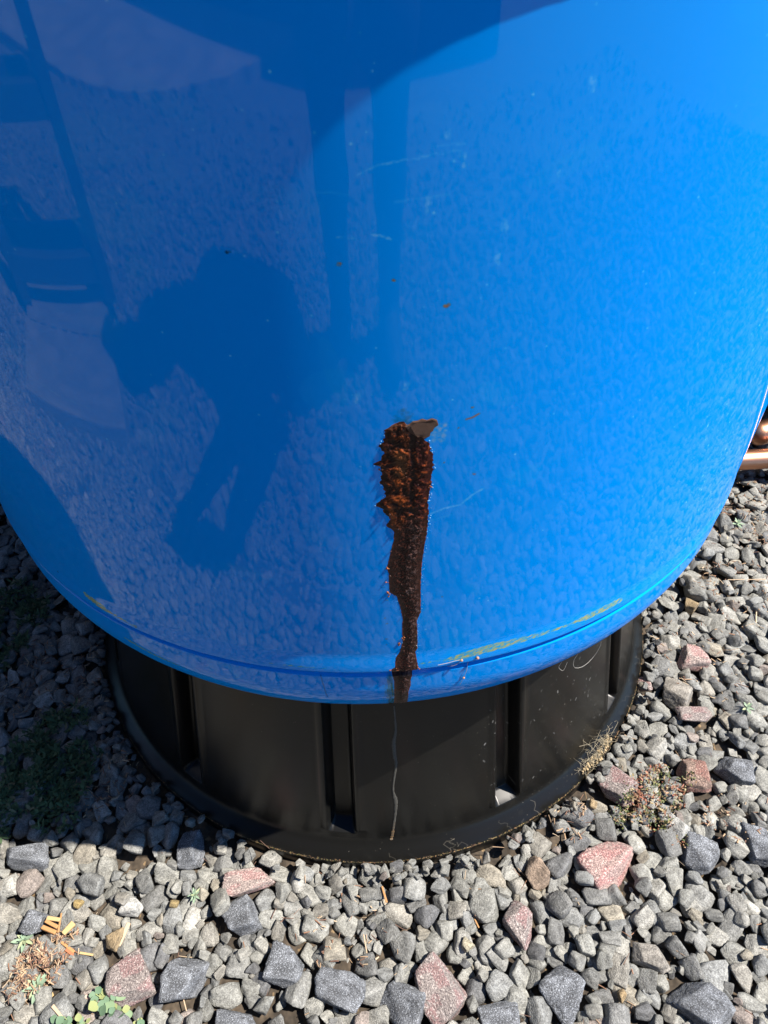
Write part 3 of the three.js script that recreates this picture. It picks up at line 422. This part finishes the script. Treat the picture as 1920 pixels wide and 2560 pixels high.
{ // clover-like weed: round leaves on stalks
  const f = mulberry(301), rg = leafGeo(1, 0.95, 0.06, 0.12, 0.9), stalkM = std([0.22, 0.28, 0.12]);
  for (const [label, list] of [['round leaved green weed below the pink-banded stone at the bottom left', [[-0.203, 0.378, 24, 0.014]]], ['low green weed spilling over the bottom edge left of the round leaved weed', [[-0.228, 0.390, 16, 0.011]]], ['small bright green shoots at the bottom edge right of the round leaved weed', [[-0.184, 0.393, 12, 0.008]]]]) {
    const [x, z, n, R] = list[0], t = thing('round_leaved_weed', label, 'weed', 'small green weeds at the bottom left', x, topAt(x, z), z);
    for (let i = 0; i < n; i++) { const a = f() * 6.28, r = R * Math.sqrt(f()), h = rr(0.002, 0.010, f), s = rr(0.0045, 0.0085, f) * (R > 0.012 ? 1 : 0.75); const st = new THREE.Mesh(new THREE.TubeGeometry(new THREE.CatmullRomCurve3([new THREE.Vector3(r * 0.3 * Math.cos(a), -0.003, r * 0.3 * Math.sin(a)), new THREE.Vector3(r * 0.8 * Math.cos(a), h * 0.8, r * 0.8 * Math.sin(a)), new THREE.Vector3(r * Math.cos(a), h, r * Math.sin(a))]), 6, 0.0004, 5), stalkM); shade(st).name = 'stalk'; t.add(st);
      const m = mesh('leaf', rg, cloverM[f() < 0.5 ? 0 : f() < 0.6 ? 1 : 2], t); m.position.set(r * Math.cos(a), h, r * Math.sin(a)); m.rotation.order = 'YXZ'; m.rotation.set(rr(-0.7, 0.3, f), f() * 6.28, rr(-0.4, 0.4, f)); m.scale.setScalar(s); }
  }
}
function scatterLeaves(list, tones, seed) {   // merged tiny leaves with vertex colours: [x, y, z, len, wid, yaw, pitch, tone]
  const parts = []; const f = mulberry(seed); const base = [leafGeo(1, 0.5, 0.2, 0.2), leafGeo(1, 0.75, -0.1, 0.2)];
  for (const [x, y, z, l, w, yaw, pit, tone] of list) { const g = base[f() < 0.5 ? 0 : 1].clone(); g.scale(w, l * 0.6, l); g.rotateX(-pit); g.rotateY(yaw); g.translate(x, y, z); const c = tones[tone], j = rr(0.75, 1.25, f), C = new Float32Array(g.attributes.position.count * 3); for (let i = 0; i < C.length; i += 3) { C[i] = c[0] * j; C[i + 1] = c[1] * j; C[i + 2] = c[2] * j; } g.setAttribute('color', new THREE.BufferAttribute(C, 3)); parts.push(g); }
  return mergeGeometries(parts);
}
{ // red and green stonecrop
  const f = mulberry(77), list = []; const blobs = [[0.232, 0.238, 0.020], [0.246, 0.224, 0.013], [0.218, 0.250, 0.014], [0.238, 0.262, 0.013], [0.258, 0.240, 0.012], [0.255, 0.214, 0.008], [0.272, 0.228, 0.007], [0.205, 0.256, 0.008], [0.250, 0.279, 0.007]];
  for (const [bx, bz, R] of blobs) for (let i = 0; i < R * R * 1.5e6; i++) { const a = f() * 6.28, r = R * Math.sqrt(f()), x = bx + r * Math.cos(a), z = bz + r * Math.sin(a), k = fbm(x * 60, z * 60) + rr(-0.25, 0.25, f), tone = k > 0.16 ? 0 : k > 0.02 ? 1 : k > -0.1 ? 4 : k > -0.22 ? 2 : 3; list.push([x, topAt(x, z) + rr(-0.003, 0.004 * (1 - r / R) + 0.001, f), z, rr(0.0018, 0.0040, f), rr(0.0011, 0.0022, f), f() * 6.28, rr(0.1, 1.3, f), tone]); }
  const t = thing('stonecrop', 'patch of red tipped green stonecrop between the mauve and reddish stones', 'plant', null); const lv = mesh('foliage', scatterLeaves(list, [[0.22, 0.085, 0.05], [0.23, 0.14, 0.075], [0.14, 0.15, 0.05], [0.06, 0.085, 0.03], [0.25, 0.20, 0.10]], 12), std([1, 1, 1], { vertexColors: true, side: THREE.DoubleSide, roughness: 0.6 }), t); lv.userData.kind = 'stuff';
}
{ // green cover in the tank's shade
  const f = mulberry(707), list = []; for (const [bx, bz, R] of [[-0.300, 0.160, 0.030], [-0.300, 0.198, 0.040], [-0.326, 0.225, 0.030], [-0.283, 0.226, 0.026], [-0.315, 0.180, 0.03], [-0.26, 0.188, 0.012], [-0.400, 0.000, 0.030], [-0.372, 0.012, 0.022], [-0.385, 0.058, 0.024], [-0.43, 0.03, 0.03]]) for (let i = 0; i < R * R * 0.8e6; i++) { const a = f() * 6.28, r = R * Math.sqrt(f()), x = bx + r * Math.cos(a), z = bz + r * Math.sin(a); if (fbm(x * 40, z * 40, 3) < -0.05 - 0.12 * (1 - r / R)) continue; list.push([x, topAt(x, z) + rr(-0.001, 0.006, f), z, rr(0.004, 0.008, f), rr(0.002, 0.0045, f), f() * 6.28, rr(0, 0.9, f), f() < 0.75 ? 0 : f() < 0.7 ? 1 : 2]); }
  const m = mesh('ground_cover', scatterLeaves(list, [[0.045, 0.085, 0.035], [0.075, 0.12, 0.05], [0.16, 0.15, 0.08]], 5), std([1, 1, 1], { vertexColors: true, side: THREE.DoubleSide })); tag(m, 'low green ground cover in the shade left of the stand', 'ground cover'); m.userData.kind = 'stuff';
}
// wood chips, twigs
function chipGeo(l, w, h, seed) { const g = new RoundedBoxGeometry(w, h, l, 2, Math.min(w, h) * 0.25), p = g.attributes.position; for (let i = 0; i < p.count; i++) { const z = p.getZ(i) / l, k = 1 - 0.35 * Math.abs(z + 0.3 * nz(seed, 1)) - 0.25 * nz(seed * 3, z * 3); p.setX(i, p.getX(i) * k + w * 0.3 * nz(z * 2.5, seed)); p.setY(i, p.getY(i) * k + 0.15 * w * nz(z * 3, seed + 5)); } g.computeVertexNormals(); return g; }
const barkM = { orange: std([0.38, 0.20, 0.08]), red: std([0.36, 0.13, 0.06]), pale: std([0.48, 0.36, 0.24]), yellow: std([0.42, 0.30, 0.14]), pink: std([0.56, 0.38, 0.30]), brown: std([0.2, 0.11, 0.06]) };
for (const [x, z, l, w, yaw, c, label] of [
  [-0.2620, 0.3270, 13, 4, 70, 'orange', 'lowest orange wood chip of the pile beside the salt and pepper stone'], [-0.2600, 0.3235, 12, 3.5, 65, 'orange', 'middle orange wood chip of the pile beside the salt and pepper stone'], [-0.2595, 0.3200, 11, 3.5, 80, 'yellow', 'topmost wood chip of the orange pile at the left'], [-0.2545, 0.3225, 14, 1.6, 5, 'orange', 'thin upright splinter beside the orange chip pile'],
  [-0.204, 0.331, 17, 3.6, -15, 'pale', 'pale wood chip leaning on the tan rounded stone'], [-0.2475, 0.326, 10, 5, -35, 'yellow', 'short yellow wood chip right of the orange pile'], [-0.2455, 0.3385, 14, 2.6, 55, 'orange', 'orange brown wood chip right of the brown litter patch'], [-0.2430, 0.3420, 8, 2.6, 60, 'red', 'red brown bark piece touching the orange brown chip'],
  [-0.250, 0.3705, 9, 2.2, 35, 'yellow', 'yellow wood splinter right of the largest rosette weed'], [-0.219, 0.3725, 9, 3, 85, 'pink', 'pinkish wood chip left of the round leaved weed'], [-0.240, 0.3815, 12, 2.6, 50, 'pale', 'whitish stick at the bottom left beside the low green weed'], [-0.231, 0.3430, 11, 2, 80, 'yellow', 'thin tan splinter below the orange brown chip'],
  [-0.146, 0.387, 26, 0.9, 25, 'pale', 'dry forked straw at the bottom edge below the dark oval stone'], [0.302, -0.005, 20, 1, 40, 'brown', 'dark twig close to the right side of the tank'], [0.413, 0.003, 42, 1.1, 88, 'pale', 'pale dry stalk lying across the gravel near the right edge'], [0.403, 0.056, 26, 1.4, -20, 'pale', 'tan straw standing in the gravel at the right edge'], [0.330, 0.273, 18, 1.2, 70, 'yellow', 'yellow straw bit near the right edge beside the dark stone'], [0.070, 0.330, 16, 1.2, 20, 'orange', 'orange splinter left of the pinkish wedge stone'], [-0.016, 0.345, 14, 1.0, 10, 'pale', 'pale straw standing between grey stones below the drip'], [0.0, 0.312, 13, 1.8, 15, 'orange', 'orange bark strip just below the stand under the drip'],
]) { const m = mesh('wood_chip', chipGeo(l / 1000, w / 1000, w / 1400, l + x * 100), barkM[c]); m.position.set(x, topAt(x, z) + w / 1400, z); m.rotation.set(rr(-0.15, 0.15), yaw * Math.PI / 180, rr(-0.2, 0.2)); tag(m, label, l > 19 || w < 1.7 ? 'twig' : 'wood chip'); }
{ // small pebbles that catch the eye
  for (const [x, z, r, c, label] of [[-0.244, 0.309, 4, [0.62, 0.46, 0.2], 'small yellow pebble left of the whitest stone'], [-0.168, 0.311, 4, [0.62, 0.48, 0.24], 'small yellow pebble left of the smallest rosette'], [0.158, 0.334, 4.5, [0.66, 0.55, 0.42], 'small cream pebble below the light brown stone'], [0.172, 0.386, 4, [0.70, 0.52, 0.30], 'small orange pebble near the bottom right'], [0.184, 0.245, 4, [0.66, 0.50, 0.30], 'small tan pebble against the flange below the mauve stone'], [0.062, 0.350, 5, [0.72, 0.66, 0.5], 'cream pebble above the biggest mauve stone']]) { const m = mesh('pebble', boxUV(stoneShape(400 + r * x * 100, 5, 8, 12), 0.1), stoneMat(c, greyMap)); m.position.set(x, topAt(x, z) + r * 0.0005, z); m.scale.set(r / 1000, r / 1300, r / 1100); m.rotation.y = x * 40; tag(m, label, 'pebble'); }
}
{ // needles, straw and crumbs nobody could count
  const f = mulberry(919), parts = []; const tones = [[0.24, 0.13, 0.08], [0.34, 0.23, 0.14], [0.15, 0.085, 0.06], [0.4, 0.31, 0.21]]; const one = (x, z, l, w) => { const g = new THREE.CylinderGeometry(w, w * 0.6, l, 5, 2); const p = g.attributes.position, b = rr(-0.12, 0.12, f); for (let i = 0; i < p.count; i++) p.setX(i, p.getX(i) + b * l * (1 - (2 * p.getY(i) / l) ** 2)); g.rotateZ(Math.PI / 2 + rr(-0.35, 0.35, f)); g.rotateY(f() * 6.28); g.translate(x, topAt(x, z) + w + 0.0004, z); const c = tones[Math.floor(f() * 4)], j = rr(0.7, 1.2, f), C = new Float32Array(p.count * 3); for (let i = 0; i < C.length; i += 3) { C[i] = c[0] * j; C[i + 1] = c[1] * j; C[i + 2] = c[2] * j; } g.setAttribute('color', new THREE.BufferAttribute(C, 3)); parts.push(g); };
  for (let i = 0; i < 900; i++) { const x = rr(-0.45, 0.6, f), z = rr(-0.3, 0.42, f); if (Math.hypot(x, z) < 0.292 || reserved[Math.max(0, hIdx(x, z))] === 1) continue; one(x, z, rr(0.004, 0.014, f), rr(0.0002, 0.0006, f)); }
  for (const [bx, bz, R, n] of [[-0.262, 0.347, 0.020, 260], [-0.272, 0.358, 0.016, 140], [-0.25, 0.337, 0.014, 80], [-0.265, 0.10, 0.05, 220], [-0.36, 0.1, 0.05, 250], [-0.25, 0.21, 0.03, 160], [0.46, -0.1, 0.06, 350], [0.40, 0.02, 0.05, 160], [0.33, 0.10, 0.05, 80], [0.16, 0.255, 0.02, 60], [0.30, 0.26, 0.025, 60], [-0.03, 0.34, 0.03, 60]]) for (let i = 0; i < n; i++) { const a = f() * 6.28, r = R * Math.sqrt(f()), x = bx + r * Math.cos(a), z = bz + r * Math.sin(a); if (Math.hypot(x, z) < 0.291) continue; one(x, z, rr(0.0015, 0.007, f), rr(0.0002, 0.0008, f)); }
  const m = mesh('plant_litter', mergeGeometries(parts), std([1, 1, 1], { vertexColors: true })); tag(m, 'dry needles, straw and crumbs scattered between the stones', 'litter'); m.userData.kind = 'stuff';
}
{ // pale web and dead grass caught on the flange, threads below the tank's rim
  const f = mulberry(515), t = thing('web_tuft', 'pale web with dead grass caught on the right side of the flange', 'cobweb', null, 0.194, 0.002, 0.199), parts = [], crumbs = []; const hair = (p, q, r, bow) => { const m = p.clone().lerp(q, 0.5).add(new THREE.Vector3(rr(-1, 1, f), rr(-0.3, 1, f), rr(-1, 1, f)).multiplyScalar(bow)); parts.push(new THREE.TubeGeometry(new THREE.CatmullRomCurve3([p, m, q]), 8, r, 4)); };
  const tx = new THREE.Vector3(0.716, 0, -0.698), out = new THREE.Vector3(0.698, 0, 0.716);
  for (let i = 0; i < 210; i++) { const a = rr(-0.026, 0.026, f) * (0.4 + 0.6 * f()), b = a + rr(-0.02, 0.02, f); const P = tx.clone().multiplyScalar(a).addScaledVector(out, rr(-0.018, 0.010, f)).add(new THREE.Vector3(0, rr(0, 0.004, f), 0)), Q = tx.clone().multiplyScalar(b).addScaledVector(out, rr(-0.026, 0.012, f)).add(new THREE.Vector3(0, rr(0.001, 0.03, f) * (f() < 0.3 ? 1 : 0.25), 0)); hair(P, Q, rr(0.00007, 0.0002, f), 0.006); }
  mesh('web', mergeGeometries(parts), std([0.30, 0.26, 0.18], { roughness: 0.9 }), t).userData.kind = 'stuff';
  for (let i = 0; i < 380; i++) { const a = rr(-0.024, 0.022, f), o = rr(-0.010, 0.010, f), k = new THREE.IcosahedronGeometry(rr(0.0004, 0.0013, f), 0); k.scale(1, 0.6, 1.3); const p = tx.clone().multiplyScalar(a).addScaledVector(out, o * (1 - Math.abs(a) * 20)); k.translate(p.x, rr(0, 0.003, f), p.z); crumbs.push(k); }
  mesh('dirt_crumb', mergeGeometries(crumbs), std([0.34, 0.26, 0.15], { roughness: 1 }), t).userData.kind = 'stuff';
  const th = thing('web_thread', 'dirty web threads hanging from the seam right of the rust', 'cobweb'), tp = []; const line = (pts, r) => tp.push(new THREE.TubeGeometry(new THREE.CatmullRomCurve3(pts.map(([s, y, d]) => onTank(s / 1000, y / 1000, (d ?? 0.6) / 1000))), 16, r / 1000, 5));
  line([[33, 291.5], [38, 292], [44, 293], [46, 292.6]], 0.15); line([[46, 292.6], [43, 289], [39, 286, 2]], 0.14); line([[55, 292], [51, 287, 1.5], [50, 280], [48.5, 272], [47, 266]], 0.14); line([[128, 252], [126, 246, 3], [128, 238, 8], [134, 236, 10], [143, 237, 8], [147, 246, 3], [146, 253]], 0.13); line([[118, 247], [117, 242, 3], [119, 240, 6], [122, 246, 2]], 0.11); 
  mesh('thread', mergeGeometries(tp), std([0.30, 0.29, 0.26], { roughness: 0.8 }), th); const knots = []; for (const [s, y, r] of [[46, 292.6, 0.8], [39, 286.5, 0.6], [55, 292, 0.9], [48.7, 273, 0.7]]) { const k = new THREE.IcosahedronGeometry(r / 1000, 1), q = onTank(s / 1000, y / 1000, 0.0008); k.translate(q.x, q.y, q.z); knots.push(k); } mesh('dirt_crumb', mergeGeometries(knots), std([0.35, 0.2, 0.12]), th).userData.kind = 'stuff';
}

// ------------------------------------------------------------------ what the paint mirrors and what shades it, outside the frame
const slabMap = dataTex(256, (u, v) => { const k = 0.74 + 0.12 * (tn(u, v, 9) - 0.5) + 0.12 * (tn2(u, v, 60) - 0.5); return [k, k * 0.98, k * 0.94]; }, true);
const padMat = std([0.72, 0.72, 0.72], { map: slabMap, roughness: 0.9 }), slabMat = std([0.44, 0.44, 0.44], { map: slabMap, roughness: 0.9 });
{
  const pad = new THREE.Shape(); pad.moveTo(-6, 1.7); { const c = new THREE.QuadraticBezierCurve(new THREE.Vector2(-2.05, 1.8), new THREE.Vector2(-1.25, 1.82), new THREE.Vector2(-0.42, 3.05)); for (let i = 0; i <= 60; i++) { const q = c.getPoint(i / 60); pad.lineTo(q.x + 0.05 * fbm(i * 0.31, 2), q.y + 0.07 * fbm(i * 0.37, 5)); } } pad.lineTo(-0.42, 3.3); pad.lineTo(-6, 4.4); pad.closePath();
  const g = new THREE.ExtrudeGeometry(pad, { depth: 0.06, bevelSize: 0.006, bevelThickness: 0.006 }); g.rotateX(Math.PI / 2); const d = mesh('concrete_drive', g, padMat); d.position.y = 0.004; d.userData.kind = 'structure';
  for (const [x, z, l] of [[-0.83, 0.49, 'pale concrete paver nearer the tank beside the wooden stand'], [-1.00, 0.65, 'pale concrete paver under the wooden stand']]) { const p = mesh('paver', new RoundedBoxGeometry(0.25, 0.05, 0.36, 3, 0.006), slabMat); p.position.set(x, 0.0, z); p.rotation.y = 0.72; tag(p, l, 'paver'); }
}
{ // dark weatherboard wall beyond the drive
  const t = thing('house_wall', 'dark weatherboard house wall beyond the drive, mirrored at the top', 'wall'), m = std([0.035, 0.04, 0.05], { roughness: 0.8 }); t.position.set(-1.6, 0, 3.32); t.rotation.y = 0.24;
  const b = new THREE.BoxGeometry(5.6, 2.5, 0.1); b.translate(0, 1.2, 0.12); mesh('wall_core', b, m, t); for (let i = 0; i < 16; i++) { const q = new RoundedBoxGeometry(5.6, 0.165, 0.022, 1, 0.003); q.rotateX(0.1); q.translate(0, 0.06 + i * 0.152, 0.05); mesh('board', q, m, t); }
}
{ // dark timber plant stand seen in the paint at the left
  const t = thing('plant_stand', 'dark timber plant stand mirrored at the left of the blue tank', 'plant stand', null, -1.02, 0.03, 0.68), m = std([0.035, 0.03, 0.028], { roughness: 0.7 }); t.rotation.y = -0.98;
  for (const [x, z] of [[-0.19, -0.06], [0.19, -0.06], [-0.19, 0.06], [0.19, 0.06]]) { const g = new RoundedBoxGeometry(0.045, 0.95, 0.045, 2, 0.004); g.translate(x, 0.475, z); mesh('leg', g, m, t); }
  for (const y of [0.06, 0.30, 0.62, 0.93]) for (const z of [-0.06, 0.06]) { const g = new RoundedBoxGeometry(0.335, 0.05, 0.03, 2, 0.004); g.translate(0, y, z); mesh('rail', g, m, t); }
  for (let i = 0; i < 2; i++) { const g = new RoundedBoxGeometry(0.42, 0.018, 0.09, 2, 0.004); g.translate(0, 0.965, -0.05 + i * 0.10); mesh('shelf_board', g, m, t); }
}
{ // the pump house behind: its eave shades the ground along the wall
  const t = thing('pump_house', 'timber pump house wall with an eave right behind the tank', 'house', null, 0, 0, -0.52), m = std([0.16, 0.13, 0.10], { roughness: 0.9 }), m2 = std([0.10, 0.10, 0.10]); t.rotation.y = 0;
  const b = new THREE.BoxGeometry(4.4, 2.0, 0.1); b.translate(-0.7, 0.95, -0.09); mesh('wall_core', b, m2, t);
  for (let i = 0; i < 12; i++) { const q = new RoundedBoxGeometry(4.4, 0.112, 0.02, 1, 0.003); q.rotateX(-0.09); q.translate(-0.7, 0.0 + i * 0.105, -0.025); mesh('board', q, m, t); }
  const e = new THREE.BoxGeometry(4.8, 0.03, 0.62); e.rotateX(0.16); e.translate(-0.7, 1.30, 0.06); mesh('eave', e, m, t); const fb = new RoundedBoxGeometry(4.8, 0.11, 0.02, 1, 0.002); fb.translate(-0.7, 1.235, 0.372); mesh('fascia', fb, m, t);
}
{ // the person taking the picture, mirrored and throwing a shadow
  const V = (x, y, z) => new THREE.Vector3(x, y, z);
  function field(bones, c, half, res, k, col) {   // bones: [a, b, ra, rb, colour index]
    const mc = new MarchingCubes(res, new THREE.MeshStandardMaterial(), false, false, 300000); mc.isolation = 0; const p = V(0, 0, 0), ab = V(0, 0, 0), ap = V(0, 0, 0); const B = bones.map(b => ({ a: b[0], d: b[1].clone().sub(b[0]), l2: Math.max(1e-9, b[1].distanceToSquared(b[0])), ra: b[2], rb: b[3], c: b[4] ?? 0 }));
    const dist = (x, y, z, b) => { const X = x - b.a.x, Y = y - b.a.y, Z = z - b.a.z, t = clamp((X * b.d.x + Y * b.d.y + Z * b.d.z) / b.l2); return Math.hypot(X - b.d.x * t, Y - b.d.y * t, Z - b.d.z * t) - (b.ra + (b.rb - b.ra) * t); };
    for (let kz = 0; kz < res; kz++) for (let ky = 0; ky < res; ky++) for (let kx = 0; kx < res; kx++) { const x = c.x + half * (2 * kx / res - 1), y = c.y + half * (2 * ky / res - 1), z = c.z + half * (2 * kz / res - 1); let s = 0, m = 9; for (const b of B) { const d = dist(x, y, z, b); if (d < m) m = d; if (d < 6 * k) s += Math.exp(-d / k); } mc.field[kz * res * res + ky * res + kx] = s > 0 ? k * Math.log(s) : -m; }
    mc.update(); const n = mc.count, P = new Float32Array(n * 3), C = new Float32Array(n * 3); for (let i = 0; i < n; i++) { const x = P[i * 3] = c.x + half * mc.positionArray[i * 3], y = P[i * 3 + 1] = c.y + half * mc.positionArray[i * 3 + 1], z = P[i * 3 + 2] = c.z + half * mc.positionArray[i * 3 + 2]; let m = 9, best = 0; for (const b of B) { const d = dist(x, y, z, b); if (d < m) { m = d; best = b.c; } } C.set(col[best], i * 3); }
    let g = new THREE.BufferGeometry(); g.setAttribute('position', new THREE.BufferAttribute(P, 3)); g.setAttribute('color', new THREE.BufferAttribute(C, 3)); g = mergeVertices(g, 1e-5); g.computeVertexNormals(); return g;
  }
  const COL = [[0.02, 0.022, 0.03], [0.42, 0.24, 0.17], [0.03, 0.028, 0.027], [0.05, 0.055, 0.07], [0.06, 0.035, 0.02]];   // trousers, skin, shoes, shirt, hair
  const bones = []; const L = (a, b, ra, rb, c) => bones.push([a, b, ra, rb, c]);
  const camR = FW.clone().cross(UP).normalize(), phC = CAM.clone().addScaledVector(FW, -0.014).addScaledVector(UP, -0.055);
  const wrist = s => phC.clone().addScaledVector(camR, s * 0.050).addScaledVector(UP, -0.085).addScaledVector(FW, -0.045);
  for (const s of [-1, 1]) {
    const ank = V(s * 0.083, 0.085, 1.09), knee = V(s * 0.080, 0.46, 0.97), hip = V(s * 0.09, 0.74, 1.26);
    L(V(s * 0.083, 0.03, 1.10), V(s * 0.090, 0.022, 0.97), 0.036, 0.028, 2); L(ank, V(s * 0.084, 0.26, 1.06), 0.034, 0.042, 0); L(V(s * 0.084, 0.26, 1.06), knee, 0.042, 0.052, 0); L(knee, hip, 0.060, 0.088, 0); L(V(s * 0.06, 0.45, 0.98), V(s * 0.05, 0.6, 1.1), 0.058, 0.08, 0);
    const sh = V(0.01 + s * 0.15, 0.98, 0.99), el = V(0.095 + s * 0.045, 0.68, 0.88), w = wrist(s); L(sh, el, 0.052, 0.044, 3); L(el, w, 0.044, 0.027, 1); L(V(0, 1.01, 1.0), sh, 0.07, 0.055, 3);
  }
  L(V(-0.07, 0.76, 1.26), V(0.07, 0.76, 1.26), 0.115, 0.115, 0); L(V(0, 0.8, 1.24), V(0, 0.96, 1.05), 0.125, 0.135, 3); L(V(-0.07, 0.96, 1.05), V(0.07, 0.96, 1.05), 0.11, 0.11, 3); L(V(0, 1.03, 0.97), V(0, 1.11, 0.91), 0.052, 0.05, 1);
  const hc = V(0, 1.155, 0.85), hd = V(0, -0.75, -0.66).normalize(), hu = V(0, 0.66, -0.75).normalize();   // face looks along hd, crown along hu
  const hp = (r, u, f) => hc.clone().add(V(r, 0, 0)).addScaledVector(hu, u).addScaledVector(hd, f);
  L(hp(0, 0.03, -0.02), hp(0, -0.01, 0.0), 0.085, 0.078, 1); L(hp(0, -0.06, 0.025), hp(0, -0.085, 0.045), 0.052, 0.035, 1); L(V(0, 1.11, 0.91), hp(0, -0.02, -0.02), 0.05, 0.06, 1);
  const body = field(bones, V(0, 0.68, 0.86), 0.78, 124, 0.012, COL);
  const head = field([[hp(0, 0.035, -0.015), hp(0, -0.005, 0.005), 0.086, 0.078, 1], [hp(0, -0.06, 0.03), hp(0, -0.09, 0.05), 0.052, 0.034, 1], [hp(0, 0.02, 0.085), hp(0, -0.025, 0.102), 0.009, 0.013, 1], [hp(-0.03, 0.027, 0.077), hp(0.03, 0.027, 0.077), 0.012, 0.012, 1], [hp(-0.018, -0.055, 0.083), hp(0.018, -0.055, 0.083), 0.007, 0.007, 1], [hp(-0.084, 0.015, -0.01), hp(-0.084, -0.02, 0.0), 0.014, 0.010, 1], [hp(0.084, 0.015, -0.01), hp(0.084, -0.02, 0.0), 0.014, 0.010, 1]], hc, 0.15, 64, 0.006, COL);
  const hair = field([[hp(0, 0.06, -0.04), hp(0, 0.0, -0.05), 0.09, 0.088, 4], [hp(-0.04, 0.085, 0.01), hp(0.04, 0.085, 0.01), 0.05, 0.05, 4], [hp(-0.065, 0.05, -0.04), hp(-0.065, -0.02, -0.05), 0.035, 0.03, 4], [hp(0.065, 0.05, -0.04), hp(0.065, -0.02, -0.05), 0.035, 0.03, 4]], hc, 0.2, 64, 0.008, COL);
  const hands = [];
  for (const s of [-1, 1]) {   // palm beside the phone, four fingers behind it, thumb on the screen side
    const q = (r, u, f) => phC.clone().addScaledVector(camR, s * r).addScaledVector(UP, u).addScaledVector(FW, f), hb = []; const w = wrist(s); hb.push([w, q(0.056, -0.055, -0.022), 0.023, 0.020, 1], [q(0.058, -0.055, -0.022), q(0.056, -0.015, -0.012), 0.019, 0.015, 1], [q(0.054, -0.07, -0.022), q(0.054, -0.03, -0.008), 0.017, 0.014, 1]);
    [[0.012, 0.070], [-0.010, 0.078], [-0.031, 0.073], [-0.051, 0.060]].forEach(([u, l], i) => { hb.push([q(0.054, u, -0.006), q(0.050, u + 0.004, 0.012), 0.0098, 0.009, 1], [q(0.050, u + 0.004, 0.012), q(0.050 - l * 0.35, u + 0.008, 0.017), 0.009, 0.0082, 1], [q(0.050 - l * 0.35, u + 0.008, 0.017), q(0.050 - l * 0.62, u + 0.010, 0.0145), 0.0082, 0.007, 1]); });
    hb.push([q(0.054, -0.045, -0.026), q(0.044, -0.020, -0.032), 0.013, 0.011, 1], [q(0.044, -0.020, -0.032), q(0.024, -0.004, -0.026), 0.0105, 0.0085, 1]); hands.push(field(hb, q(0.045, -0.045, -0.012), 0.095, 64, 0.0028, COL));
  }
  const t = thing('person', 'person in dark clothes stooping with a phone, mirrored in the paint', 'person'), skin = std([1, 1, 1], { vertexColors: true, roughness: 0.7 });
  mesh('body', mergeGeometries([body, head, ...hands]), skin, t); mesh('hair', hair, std([1, 1, 1], { vertexColors: true, roughness: 0.6 }), t);
  const eyes = []; for (const s of [-1, 1]) { const g = new THREE.SphereGeometry(0.011, 16, 12), e = hp(s * 0.03, 0.008, 0.072); g.translate(e.x, e.y, e.z); eyes.push(g); } for (const g of eyes) mesh('eye', g, std([0.3, 0.28, 0.26], { roughness: 0.2 }), t);
  const ph = thing('phone', 'dark phone held in both hands above the tank', 'phone', null, phC.x, phC.y, phC.z), pg = new RoundedBoxGeometry(0.074, 0.15, 0.008, 4, 0.0038); ph.quaternion.setFromRotationMatrix(new THREE.Matrix4().makeBasis(camR, UP, FW.clone().negate())); mesh('phone_body', pg, std([0.03, 0.03, 0.032], { roughness: 0.3 }), ph); const sg = new THREE.BoxGeometry(0.068, 0.143, 0.0006); sg.translate(0, 0, 0.0043); mesh('screen', sg, std([0.01, 0.01, 0.01], { roughness: 0.05 }), ph);
}
renderer.render(scene, camera);
